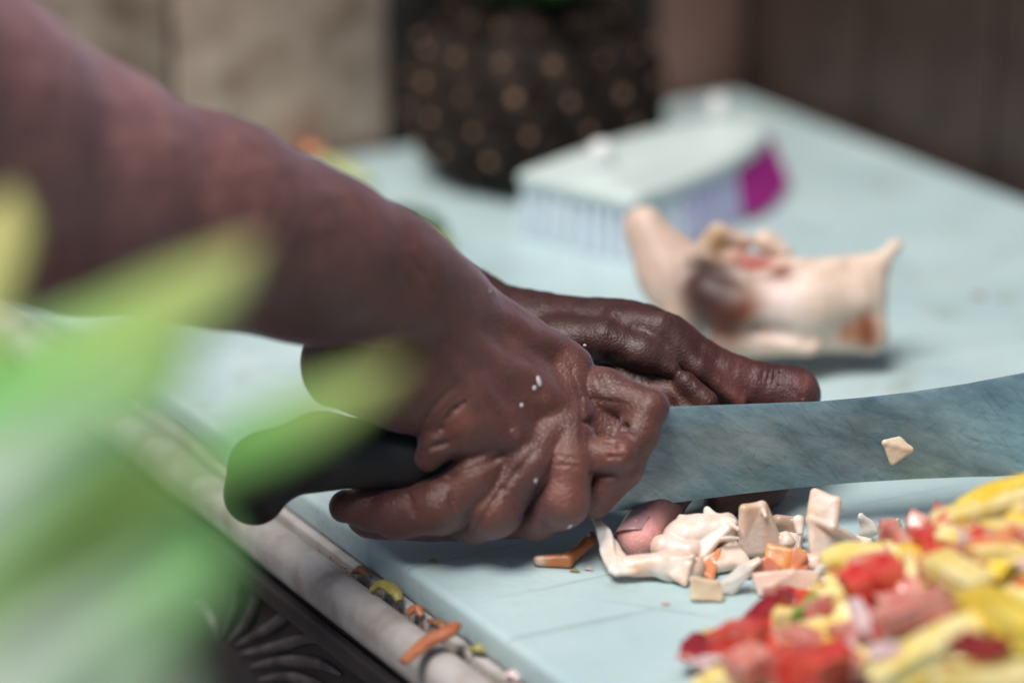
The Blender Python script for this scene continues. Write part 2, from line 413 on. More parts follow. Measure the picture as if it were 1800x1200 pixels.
def right_arm():
    lo = np.array([-26, 84, -.2]); hi = np.array([8.2, 122, 32])
    S = SDF(lo, hi, .10)
    # forearm
    cones(S, [(-330, 90, 96, 300), (-120, 215, 101, 262), (108, 318, 106, 214), (375, 392, 110, 172), (545, 452, 112.4, 140), (692, 502, 114.5, 104)], 1.6)
    cones(S, [(520, 400, 112, 100), (690, 455, 114, 70), (770, 520, 116, 70)], 1.2)          # radial side, wrist bone
    # carpus, metacarpals, heel
    cones(S, [(692, 502, 115, 96), (775, 552, 116.8, 92)], 1.2)
    cones(S, [(775, 552, 117.2, 90), (985, 652, 120.2, 57)], .9)
    cones(S, [(760, 590, 116.6, 84), (978, 728, 118.6, 57)], .8)
    cones(S, [(735, 620, 116.2, 78), (905, 782, 117.2, 52)], .8)
    cones(S, [(700, 635, 116.2, 76), (812, 765, 116.6, 46)], .7)
    cones(S, [(612, 640, 117, 84), (700, 684, 116.3, 72)], 1.0)
    # tendons fanning over the back of the hand, knuckle heads
    for a, b in (((800, 520, 115.2, 10), (985, 622, 118.9, 22)), ((800, 575, 114.8, 9), (975, 715, 117.5, 24)), ((780, 610, 114.7, 9), (898, 765, 116.3, 20))):
        cones(S, [a, b], .5)
    cones(S, [(705, 445, 112.6, 34), (735, 470, 113.2, 30)], .9)       # ulna head
    # flesh fold of the heel
    cones(S, [(812, 742, 116.0, 34), (770, 778, 116.1, 30), (752, 805, 116.3, 24)], .35)
    palm = S.F
    # fingers in a field of their own
    G = np.full(S.n, 3.0, np.float32)
    def finger(pts, k=.35):
        H = np.full(S.n, 3.0, np.float32) if False else None
        cones(S, pts, k, field=G)
    fingers = [
        [(985, 672, 120.4, 44), (1060, 690, 118.9, 41), (1142, 716, 117.8, 31), (1124, 762, 117.6, 33), (1094, 820, 117.7, 35), (1045, 878, 118.2, 34)],
        [(1000, 735, 118.1, 42), (1001, 815, 117.1, 40), (990, 882, 117.2, 44), (940, 912, 118.2, 34), (890, 900, 119.5, 30)],
        [(985, 738, 117.8, 38), (928, 812, 116.8, 40), (870, 897, 117.0, 46), (830, 920, 117.9, 34), (770, 905, 119.2, 28)],
        [(900, 785, 117.2, 36), (832, 842, 116.7, 42), (776, 888, 116.9, 48), (702, 902, 117.6, 43), (648, 893, 118.2, 36), (608, 889, 118.5, 30)]]
    for fg in fingers:                                  # narrow creases between neighbours
        T = np.full(S.n, 3.0, np.float32) if fg is fingers[0] else T0; 
        if fg is not fingers[0]: T.fill(3.0)
        T0 = T
        cones(S, fg, .4, field=T)
        for (x, y, d, r) in fg[1:3]:                    # knuckle bulge
            pass
        if fg is fingers[0]: IDX = T.copy()
        else: G = S.smin(G, T, .09)
    S.F = S.smin(palm, G, .14); del G, T
    cones(S, [(1030, 740, 118.9, 46), (1085, 775, 118.7, 42)], .15)
    cones(S, [(1000, 645, 119.2, 42), (998, 760, 117.9, 42)], .5)
    cones(S, [(650, 905, 119.0, 42), (760, 898, 118.9, 54), (900, 895, 119.0, 53), (985, 880, 119.3, 46)], .05)
    S.F = S.smin(S.F, IDX, .06)
    # curled joint of the index seen in the fold, with creases
    cones(S, [(1040, 800, 117.4, 32), (1090, 798, 117.0, 32)], .2)
    groove(S, [(1042, 742, 117.4), (1105, 752, 117.2)], .24, .15)
    groove(S, [(1030, 742, 117.2), (1100, 755, 116.7)], .12, .1)
    groove(S, [(1035, 822, 116.2), (1075, 822, 115.9), (1095, 812, 116)], .10, .08)
    for i in range(5):
        groove(S, [(1062+3*i, 778+9*i, 115.75), (1098+2*i, 774+9*i, 115.75)], .03, .04)
    # creases over the heel and between the metacarpals
    groove(S, [(728, 752, 114.6), (770, 705, 114.0)], .11, .35)
    groove(S, [(752, 765, 114.6), (800, 715, 114.7), (838, 690, 114.6)], .10, .25)
    groove(S, [(745, 790, 115.3), (790, 775, 114.7), (806, 768, 114.6)], .11, .1)
    groove(S, [(900, 620, 114.7), (955, 690, 116.2)], .22, .6)
    groove(S, [(855, 690, 114.4), (900, 745, 115.4)], .2, .6)
    groove(S, [(705, 600, 113.9), (800, 660, 113.6)], .12, .6)
    for pts, r in (([(1060, 776), (1096, 774)], .07), ([(1062, 789), (1099, 788)], .07), ([(1066, 802), (1096, 803)], .07), ([(1036, 830), (1084, 838)], .10), ([(1050, 648), (1064, 690)], .10),
                   ([(1040, 700), (1110, 712)], .06), ([(735, 752), (765, 712), (805, 672)], .10), ([(768, 762), (795, 722), (825, 700)], .09), ([(742, 792), (778, 780), (806, 770)], .10),
                   ([(735, 838), (790, 838), (860, 812), (905, 790)], .12), ([(832, 935), (880, 862), (940, 792)], .12), ([(905, 930), (945, 862), (975, 800)], .12), ([(716, 862), (728, 908)], .10),
                   ([(702, 468), (742, 545)], .08), ([(726, 455), (772, 525)], .07), ([(1000, 630), (1022, 700), (1024, 780)], .05), ([(975, 800), (1018, 806)], .05), ([(972, 814), (1016, 820)], .05),
                   ([(885, 858), (925, 880)], .05), ([(878, 870), (916, 894)], .05), ([(790, 855), (800, 905)], .05), ([(870, 720), (905, 762)], .06)):
        crease(S, pts, r)
    S.wobble(.05, 1.1, 3); S.wobble(.009, 3.5, 5)
    V, Q = S.mesh()
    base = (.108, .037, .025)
    red = (.13, .040, .026)
    blobs = [(W(1080, 790, 116), .7, (.20, .06, .035)), (W(1055, 850, 116), .7, (.22, .065, .045)), (W(690, 885, 115.5), 1.4, red),
             (W(600, 885, 117), .5, (.42, .24, .20)), (W(805, 740, 114.8), .8, (.22, .075, .05)), (W(790, 790, 115), 1.1, red),
             (W(905, 880, 115), 1.3, red), (W(990, 850, 116), 1.0, (.22, .08, .06)), (W(60, 220, 101), 9, (.36, .165, .145)), (W(420, 330, 108), 3.5, (.18, .08, .066)), (W(860, 620, 114.5), 2.2, (.14, .062, .050)),  # broad forearm blobs paint the highlight of its upper side into the skin
             (W(650, 730, 114.5), 1.2, (.17, .08, .06)), (W(860, 540, 114.5), 1.6, (.15, .066, .055)), (W(1060, 760, 117), .4, (.22, .10, .05)),
             (W(780, 600, 113), .9, (.10, .05, .045)), (W(640, 350, 108), 1.1, (.10, .05, .045)), (W(600, 520, 109), 2.5, (.11, .05, .042))]
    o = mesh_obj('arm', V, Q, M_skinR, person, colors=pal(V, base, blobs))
    return o
def left_arm():
    lo = np.array([-25, 106, .02]); hi = np.array([16, 150, 24])
    S = SDF(np.array([-8, 105, .02]), np.array([15.5, 134, 13]), .08)
    cones(S, [(560, 500, 131, 110), (800, 560, 128, 88), (925, 595, 126.2, 74), (1080, 592, 124.8, 66)], 1.2)
    cones(S, [(925, 600, 126, 70), (1130, 606, 124.4, 62), (1175, 612, 124, 55)], .8)
    # thumb web ridge
    cones(S, [(980, 600, 123.6, 45), (1060, 596, 122.7, 32), (1130, 622, 122.4, 30), (1182, 650, 122.2, 15)], .45)
    cones(S, [(1085, 560, 123.2, 20), (1160, 575, 122.9, 22), (1230, 650, 122.8, 16), (1300, 705, 122.9, 14)], .5)
    palm = S.F
    G = np.full(S.n, 3.0, np.float32)
    fl = [[(1165, 610, 124, 56), (1275, 668, 124, 46), (1392, 692, 124, 47), (1388, 790, 123.8, 42), (1340, 855, 123.2, 38), (1270, 880, 122.6, 32)],
          [(1160, 625, 126, 52), (1340, 700, 127, 42), (1330, 800, 126.6, 38), (1260, 850, 125, 34)],
          [(1130, 640, 128, 50), (1290, 715, 129.5, 40), (1270, 805, 128.5, 36), (1200, 840, 127, 32)],
          [(1090, 650, 130, 46), (1220, 720, 131, 36), (1200, 790, 130, 32), (1150, 815, 129, 28)],
          [(1090, 680, 123.6, 50), (1190, 705, 122.8, 38), (1218, 745, 122.4, 38), (1195, 835, 121.4, 42), (1152, 900, 120.4, 41), (1124, 945, 119.0, 40)]]
    for fg in fl:
        T = np.full(S.n, 3.0, np.float32); cones(S, fg, .4, field=T); G = S.smin(G, T, .06)
    S.F = S.smin(palm, G, .3)
    cones(S, [(1205, 672, 122.0, 20), (1240, 706, 121.9, 22)], .25)
    groove(S, [(1110, 655, 121.8), (1160, 690, 121.7), (1178, 712, 121.8)], .22, .3)
    groove(S, [(1075, 640, 122), (1120, 668, 121.8)], .25, .4)
    groove(S, [(1320, 655, 122.8), (1380, 672, 122.7), (1410, 700, 122.8)], .05, .12)
    for i in range(4):
        groove(S, [(1345+9*i, 640+4*i, 123.3), (1338+9*i, 680+4*i, 122.7)], .03, .06)
    S.wobble(.04, 1.4, 9); S.wobble(.018, 4.5, 11)
    V, Q = S.mesh()
    blobs = [(W(1128, 940, 118.2), 1.5, (.90, .46, .42)), (W(1170, 600, 122), 1.0, (.10, .05, .045)), (W(1300, 690, 122.5), 1.6, (.12, .04, .035)),  # thumb pulp is pink skin, brightened to offset the blade's shade
             (W(1150, 690, 122), .8, (.13, .045, .035)), (W(1420, 670, 123), .8, (.15, .055, .05))]
    o = mesh_obj('arm', V, Q, M_skinL, person, colors=pal(V, (.048, .016, .012), blobs))  # base colour holds the shade of the right arm over this hand
    # thumb nail: curved plate on the near-left side of the tip
    M_nail = simple('mauve nail', (.40, .22, .24), (.52, .32, .32), 90, .25, sss=.1)
    tip = W(1124, 945, 119.0); up_ = W(1152, 900, 120.1)-tip; up_ /= np.linalg.norm(up_)
    nrm = np.array([-.70, -.62, .40]); nrm -= nrm@up_*up_; nrm /= np.linalg.norm(nrm); sd_ = np.cross(up_, nrm)
    VV, FF = [], []; nu, nv = 10, 10
    for lay in (0, 1):
        for i in range(nu+1):
            for j in range(nv+1):
                a = (i/nu-.5)*1.7; s_ = j/nv
                wtip = 1-.18*abs(a)**2*(1-s_)
                rr = .955+.035*(1-lay)
                VV.append(tip+up_*(-.62*wtip+1.35*s_-.22*(a/.95)**2*(1 if s_ > .5 else -1)*abs(s_-.5)*2)+rr*(math.cos(a)*nrm+math.sin(a)*sd_))
    n1 = (nu+1)*(nv+1)
    for i in range(nu):
        for j in range(nv):
            q = [i*(nv+1)+j, (i+1)*(nv+1)+j, (i+1)*(nv+1)+j+1, i*(nv+1)+j+1]; FF.append(q); FF.append([x+n1 for x in q[::-1]])
    for i in range(nu):
        FF.append([i*(nv+1), i*(nv+1)+n1, (i+1)*(nv+1)+n1, (i+1)*(nv+1)])
    nl = mesh_obj('thumbnail', VV, FF, M_nail, o, org=person.location/K)
    nl.parent = o
right = right_arm(); left = left_arm()

# ------------------------------------------------------------------ knife
def knife():
    kn = empty('chef_knife', W(1100, 900, 119.4))
    tag(kn, 'large scratched steel butcher knife with black handle held in the right hand', 'knife')
    m, n, l, b = mat_new('scratched steel')
    t = noise_node(n, l, 55, 7, .7, stretch=((2.6, 1, .8), (0, R(24), 0), 1)); r = ramp(n, [(.34, (.17, .30, .36)), (.48, (.27, .44, .50)), (.66, (.42, .62, .68))]); l.new(t.outputs[0], r.inputs[0])
    base_out = r.outputs[0]
    b.inputs['Metallic'].default_value = .7
    rr = noise_node(n, l, 130, 5, .7, stretch=((4, 1, .6), (0, R(-30), 0), 1)); r2 = ramp(n, [(.3, (.28,)*3), (.7, (.55,)*3)]); l.new(rr.outputs[0], r2.inputs[0]); l.new(r2.outputs[0], b.inputs['Roughness'])
    hs = None
    for ang, sc_ in ((33, 300), (-28, 340), (12, 240), (52, 320)):
        s1 = noise_node(n, l, sc_, 2, .5, stretch=((14, 1, .5), (0, R(ang), 0), 1))
        rs = ramp(n, [(.63, (0,)*3), (.69, (1,)*3)]); l.new(s1.outputs[0], rs.inputs[0])
        if hs is None: hs = rs.outputs[0]
        else:
            a = n.new('ShaderNodeMath'); a.operation = 'ADD'; l.new(hs, a.inputs[0]); l.new(rs.outputs[0], a.inputs[1]); hs = a.outputs[0]
    pits = noise_node(n, l, 420, 2); rp_ = ramp(n, [(.70, (0,)*3), (.76, (1,)*3)]); l.new(pits.outputs[0], rp_.inputs[0])
    dent = noise_node(n, l, 60, 5, .6)
    a = n.new('ShaderNodeMath'); a.operation = 'MULTIPLY_ADD'; a.inputs[1].default_value = 2.5; l.new(rp_.outputs[0], a.inputs[0]); l.new(hs, a.inputs[2])
    a2 = n.new('ShaderNodeMath'); a2.operation = 'MULTIPLY_ADD'; a2.inputs[1].default_value = -3; l.new(dent.outputs[0], a2.inputs[0]); l.new(a.outputs[0], a2.inputs[2])
    cs = n.new('ShaderNodeMix'); cs.data_type = 'RGBA'; cs.blend_type = 'MULTIPLY'; cs.inputs[7].default_value = (.45, .48, .50, 1)
    cl_ = n.new('ShaderNodeMath'); cl_.operation = 'MULTIPLY'; cl_.use_clamp = True; cl_.inputs[1].default_value = .22; l.new(a.outputs[0], cl_.inputs[0])
    l.new(cl_.outputs[0], cs.inputs[0]); l.new(base_out, cs.inputs[6]); l.new(cs.outputs[2], b.inputs['Base Color'])
    bp = n.new('ShaderNodeBump'); bp.invert = True; bp.inputs['Strength'].default_value = .35; bp.inputs['Distance'].default_value = .00012
    l.new(a2.outputs[0], bp.inputs['Height']); l.new(bp.outputs[0], b.inputs['Normal'])
    sp = [(960, 728), (1000, 722), (1175, 715), (1300, 711), (1440, 706), (1520, 699), (1600, 690), (1700, 675), (1800, 656), (1900, 634), (2000, 610), (2100, 585), (2180, 562), (2240, 545)]
    ed = [(960, 905), (1000, 911), (1180, 884), (1300, 868), (1400, 857), (1500, 848), (1600, 842), (1700, 838), (1800, 836), (1900, 820), (2000, 780), (2100, 710), (2180, 630), (2240, 555)]
    S1 = [W(x, y, 118.0+(x-1030)/770*4) for x, y in sp]; E1 = [W(x, y, 118.9+(x-1030)/770*4) for x, y in ed]
    nr = np.cross(S1[9]-S1[1], E1[1]-S1[1]); nr /= np.linalg.norm(nr)
    if nr[1] > 0: nr = -nr
    rows = []; ws = [(0, .10), (.02, .13), (.35, .115), (.75, .07), (.93, .035), (1, .006)]
    V = []; m_ = len(S1)
    for side in (1, -1):
        for f, th in ws:
            for s_, e_ in zip(S1, E1): V.append(s_*(1-f)+e_*f+nr*side*th)
    Fc = []; nw = len(ws)
    for side in (0, 1):
        o_ = side*nw*m_
        for i in range(nw-1):
            for j in range(m_-1):
                q = [o_+i*m_+j, o_+(i+1)*m_+j, o_+(i+1)*m_+j+1, o_+i*m_+j+1]; Fc.append(q if side == 0 else q[::-1])
    o_ = nw*m_
    for j in range(m_-1):
        Fc.append([j, j+1, o_+j+1, o_+j]); k0 = (nw-1)*m_
        Fc.append([k0+j+1, k0+j, o_+k0+j, o_+k0+j+1])
    for i in range(nw-1):
        Fc.append([i*m_, o_+i*m_, o_+(i+1)*m_, (i+1)*m_]); e = m_-1
        Fc.append([i*m_+e, (i+1)*m_+e, o_+(i+1)*m_+e, o_+i*m_+e])
    mesh_obj('blade', V, Fc, m, kn, sharp=25)
    S = SDF(W(380, 950, 114)-np.array([1, 4, 1.]), W(1060, 690, 122)+np.array([1, 4, 1.]), .1)
    cones(S, [(1040, 815, 119.0, 52), (880, 812, 118.6, 56), (720, 803, 117.9, 58), (560, 793, 117.2, 66), (468, 822, 116.9, 62), (448, 868, 116.9, 55)], .5)
    V, Q = S.mesh()
    mesh_obj('handle', V, Q, simple('black rubber', (.014, .014, .016), (.018, .018, .02), 80, .5, .2, 300, spec=.5), kn)
    return nr
BN = knife()

# ------------------------------------------------------------------ flesh pieces
M_flesh = simple('white shellfish meat', (1.0, .98, .96), (.93, .76, .66), 110, .36, .5, 260, sss=.4, attr=True, coat=.12, bdist=.0008)
def bbox_of(P, pad): P = np.array(P); return P.min(0)-pad, P.max(0)+pad
def piece(name, label, cat, base, prims, blobs=(), h=.06, wob=.03, mat=None, group=None, seed=1, par=None, bottom=True):
    """prims: ('t', a, b, c, r) thick triangle or ('c', a, b, ra, rb) cone; points (px, py, z); radii in cm"""
    P = []; rm = 0
    for p in prims:
        pts = [B(*q) for q in (p[1:4] if p[0] == 't' else p[1:3])]; P += pts; rm = max(rm, p[-1], p[-2] if p[0] == 'c' else 0)
    lo, hi = bbox_of(P, rm+.35); lo[2] = max(lo[2], .02) if bottom else lo[2]
    S = SDF(lo, hi, h)
    for p in prims:
        if p[0] == 't': S.tri(B(*p[1]), B(*p[2]), B(*p[3]), p[4], .05)
        elif p[0] == 'g': S.cone(B(*p[1]), B(*p[2]), p[3], p[4], .12, sub=True)
        else: S.cone(B(*p[1]), B(*p[2]), p[3], p[4], .1)
    if wob: S.wobble(wob, 2.0, seed)
    S.F[:, :, 0] = np.maximum(S.F[:, :, 0], .02)
    V, Q = S.mesh()
    rs = np.random.RandomState(seed*7)
    for i in range(7):
        kk = rs.randn(3)*(.9+.55*i); V = V+np.outer(np.sin(V@kk+rs.rand()*6.28), rs.randn(3)*[1, 1, .6])*(.085/(1+.6*i))
    V[:, 2] -= min(0, V[:, 2].min()-.02) if V[:, 2].min() < .02 else V[:, 2].min()-.02
    o = mesh_obj(name, V, Q, mat or M_flesh, colors=pal(V, base, [(B(*q), r, c) for q, r, c in blobs]))
    return tag(o, label, cat, group)
WHT = (.80, .74, .68); PNK = (.78, .63, .57); CRM = (.74, .66, .50); BLU = (.66, .70, .70); ORG = (.72, .26, .10)
T = 't'; Cn = 'c'
G1 = 'chopped pieces of white shellfish'
piece('shellfish_meat', 'big folded lobe of white shellfish meat pressed under the thumb of the left hand', 'shellfish', WHT,
      [(Cn, (1203, 945, 1.0), (1266, 938, 1.1), .85, .72), (T, (1195, 912, 1.7), (1288, 925, 1.6), (1232, 985, .5), .16), (Cn, (1238, 905, 1.75), (1298, 938, 1.5), .20, .13),
       (Cn, (1170, 965, .7), (1205, 975, .6), .6, .6), (Cn, (1108, 1003, .35), (1165, 998, .5), .40, .62), (Cn, (1165, 998, .5), (1215, 1003, .4), .62, .50), (T, (1150, 985, .9), (1215, 985, 1.0), (1196, 1028, .15), .14),
       (T, (1042, 915, 1.5), (1072, 935, 1.2), (1062, 972, .7), .1), (T, (1072, 940, 1.2), (1062, 972, .7), (1088, 1015, .25), .12), (T, (1062, 972, .7), (1088, 1015, .25), (1118, 1012, .3), .14), (T, (1062, 935, 1.0), (1098, 990, .5), (1082, 1010, .3), .16),
       ('g', (1170, 985, 1.15), (1240, 990, .9), .07, .05), ('g', (1232, 905, 2.2), (1225, 960, 1.9), .05, .07), ('g', (1178, 1012, .9), (1200, 1000, .95), .04, .05)],
      [((1055, 950, 1), .9, (.55, .60, .62)), ((1120, 1005, .6), .3, (.78, .60, .45)), ((1215, 930, 1.9), .2, (.72, .45, .32)), ((1195, 1020, .4), .22, (.72, .52, .36)), ((1236, 985, .7), .45, (.75, .42, .26)), ((1180, 932, 1.2), .28, (.66, .34, .22)), ((1150, 960, .9), .7, PNK), ((1262, 930, 1.6), .4, (.78, .74, .68))], seed=2, h=.055)
piece('shellfish_meat', 'rolled white shellfish slice with painted shade in its hollow, just right of the thumb lobe', 'shellfish', WHT,
      [(T, (1240, 985, .5), (1290, 955, .9), (1310, 995, .3), .2), (Cn, (1250, 995, .3), (1300, 990, .3), .3, .34), (Cn, (1262, 950, 1.3), (1298, 948, 1.3), .1, .08)],
      [((1262, 975, .8), .3, (.75, .4, .25)), ((1288, 950, 1.1), .13, (.05, .05, .06))], group=None, seed=3)  # near-black blob paints the shade of a hollow, no cavity is carved
piece('shellfish_meat', 'tall upright wedge of white shellfish with tan notched top, behind the orange speckled morsel', 'shellfish', WHT,
      [(T, (1312, 892, 2.4), (1342, 888, 2.4), (1312, 968, .5), .22), (T, (1342, 888, 2.4), (1312, 968, .5), (1375, 960, .6), .25), (Cn, (1300, 960, .4), (1350, 965, .4), .35, .35), (Cn, (1342, 888, 2.4), (1350, 905, 2.2), .13, .1)],
      [((1315, 895, 2.4), .45, (.60, .44, .30)), ((1345, 890, 2.4), .3, (.62, .46, .30))], seed=4)
piece('shellfish_meat', 'small cup-shaped cream shellfish slice lying nearest the front of the chopped meat', 'shellfish', CRM,
      [(T, (1216, 1018, .9), (1262, 1022, .8), (1217, 1050, .15), .12), (T, (1262, 1022, .8), (1217, 1050, .15), (1268, 1052, .12), .12), (Cn, (1216, 1052, .12), (1268, 1050, .12), .1, .12)],
      [((1240, 1050, .1), .3, (.66, .52, .34))], seed=5)
piece('shellfish_meat', 'thin bluish-white shellfish strip leaning beside the small cream cup slice', 'shellfish', BLU,
      [(T, (1262, 1038, .15), (1306, 992, 1.1), (1322, 1000, 1.1), .12), (T, (1262, 1038, .15), (1322, 1000, 1.1), (1292, 1042, .1), .12)], seed=6)
piece('shellfish_meat', 'flat pink-white shellfish slab in front of the orange scraps', 'shellfish', PNK,
      [(T, (1330, 1012, .7), (1395, 1005, .9), (1342, 1042, .12), .16), (T, (1395, 1005, .9), (1342, 1042, .12), (1420, 1040, .12), .16), (T, (1395, 1005, .9), (1430, 1010, .6), (1420, 1040, .12), .14)],
      [((1355, 1010, .7), .35, (.70, .46, .30))], seed=7)
piece('shellfish_meat', 'tallest jagged white shellfish chunk with square knob on top, right of the orange morsel', 'shellfish', WHT,
      [(T, (1435, 868, 2.9), (1468, 880, 2.8), (1425, 915, 2.0), .22), (T, (1468, 880, 2.8), (1425, 915, 2.0), (1462, 925, 1.9), .22), (T, (1425, 915, 2.0), (1505, 955, .9), (1440, 985, .4), .24),
       (T, (1462, 925, 1.9), (1425, 915, 2.0), (1510, 955, .9), .22), (Cn, (1405, 915, 1.6), (1408, 935, 1.2), .22, .14), (Cn, (1440, 985, .4), (1500, 975, .3), .4, .4)],
      [((1425, 900, 2.3), .4, (.72, .52, .34)), ((1480, 965, .7), .7, BLU)], seed=8)
piece('shellfish_meat', 'translucent grey-pink shellfish scrap behind the tall jagged chunk, near the blade', 'shellfish', (.45, .34, .28),
      [(Cn, (1372, 905, 1.2), (1400, 905, 1.2), .35, .3), (T, (1365, 915, .9), (1410, 900, 1.5), (1400, 935, .5), .15)], seed=9)
for lab, a, b, c, bc in (('white leaf-shaped shellfish shaving right of the tall jagged chunk', (1508, 898, 1.4), (1535, 925, .7), (1512, 938, .3), BLU),
                         ('cream pointed shellfish shaving standing behind the red tomato cube', (1573, 888, 1.8), (1558, 922, .9), (1592, 920, .9), CRM),
                         ('small white shellfish flake just below the tall jagged chunk', (1505, 945, .5), (1530, 950, .4), (1510, 965, .1), WHT)):
    piece('shellfish_shaving', lab, 'shellfish', bc, [(T, a, b, c, .13)], seed=int(a[0]), wob=.02)
piece('shellfish_shaving', 'cream double-pointed shellfish crumb stuck to the knife blade', 'shellfish', (.74, .66, .52),
      [], [], ) if False else None
p0 = [W(1556, 778, 120.4), W(1600, 790, 120.6), W(1568, 812, 120.6)]
S = SDF(*[q for q in bbox_of(p0, .5)], .05); S.tri(p0[0]-BN*.0, p0[1], p0[2], .13, .1); S.tri(p0[0], W(1580, 772, 120.7), p0[1], .14, .1); S.cone(W(1578, 822, 120.9), W(1582, 815, 120.8), .2, .16, .1, sub=True); S.wobble(.02, 4, 3)
V, Q = S.mesh(); tag(mesh_obj('shellfish_crumb', V, Q, M_flesh, colors=pal(V, (.74, .66, .52), [])), 'cream pointed shellfish crumb stuck to the knife blade', 'shellfish')
ORGC = (.78, .36, .10)
piece('orange_morsel', 'orange shellfish morsel with black specks lying between the white chunks', 'shellfish', ORGC,
      [(T, (1350, 935, 1.6), (1412, 945, 1.5), (1378, 968, .9), .14), (T, (1350, 935, 1.6), (1345, 955, 1.2), (1378, 970, .9), .14)],
      [((1350, 948, 1.5), .12, (.01, .01, .01)), ((1372, 962, 1.1), .11, (.01, .01, .01)), ((1362, 966, 1.0), .45, (.72, .46, .32))], h=.05, seed=12)
piece('orange_morsel', 'soft orange scrap below the black-specked morsel', 'shellfish', (.74, .27, .13),
      [(T, (1398, 960, 1.2), (1412, 975, .9), (1395, 1000, .4), .15), (Cn, (1395, 998, .4), (1412, 995, .4), .25, .22)], [((1405, 965, 1.1), .4, (.62, .35, .22))], h=.05, seed=13)
piece('orange_morsel', 'flat salmon-pink scrap in the hollow under the tall upright wedge', 'shellfish', (.66, .26, .18),
      [(T, (1312, 990, .4), (1350, 978, .7), (1368, 995, .3), .14)], h=.05, seed=14)
piece('orange_morsel', 'thin orange fold running down between the white slices right of the thumb', 'shellfish', (.74, .32, .16),
      [(T, (1228, 1000, .5), (1262, 960, 1.0), (1252, 1005, .4), .13)], [((1230, 1005, .3), .2, (.04, .03, .04))], h=.05, seed=15)
piece('carrot_peel', 'orange-brown carrot sliver lying left of the pinched thumb', 'carrot', (.48, .19, .07),
      [(Cn, (950, 985, .25), (1000, 985, .3), .2, .26), (Cn, (1000, 985, .3), (1030, 955, .5), .26, .3), (Cn, (1030, 955, .5), (1035, 940, .6), .3, .15)],
      [((948, 985, .3), .25, (.70, .6, .5))], h=.06, seed=16)

extra = [('thick white shellfish chunk hidden half behind the orange morsel', (1330, 945, .9), (1378, 935, 1.2), .5, .35, WHT), ('pinkish shellfish chunk between the jagged chunk and the flat slab', (1418, 985, .5), (1452, 990, .5), .38, .3, PNK),
         ('white shellfish knuckle resting against the rolled slice', (1312, 1003, .3), (1332, 985, .5), .3, .2, WHT), ('small cream shellfish bit in front of the tall upright wedge', (1352, 950, .5), (1372, 972, .3), .3, .22, CRM),
         ('white shellfish chunk at the foot of the heap behind the yellow strip', (1470, 965, .5), (1515, 975, .4), .4, .3, WHT), ('bluish shellfish chip touching the flat slab', (1425, 1015, .25), (1442, 1000, .4), .2, .16, BLU),
         ('ragged white shellfish bit under the blade left of the upright wedge', (1282, 912, 1.1), (1305, 925, .8), .3, .2, PNK), ('pearly shellfish curl left of the jagged chunk', (1388, 925, .8), (1402, 948, .6), .26, .16, WHT)]
for i, (lab, a, b, ra, rb, c) in enumerate(extra):
    mid = ((a[0]+b[0])/2+12, (a[1]+b[1])/2-8, (a[2]+b[2])/2+.3)
    piece('shellfish_meat', lab, 'shellfish', c, [(Cn, a, b, ra, rb), (T, a, b, mid, .16)], seed=30+i, h=.055, wob=.05)

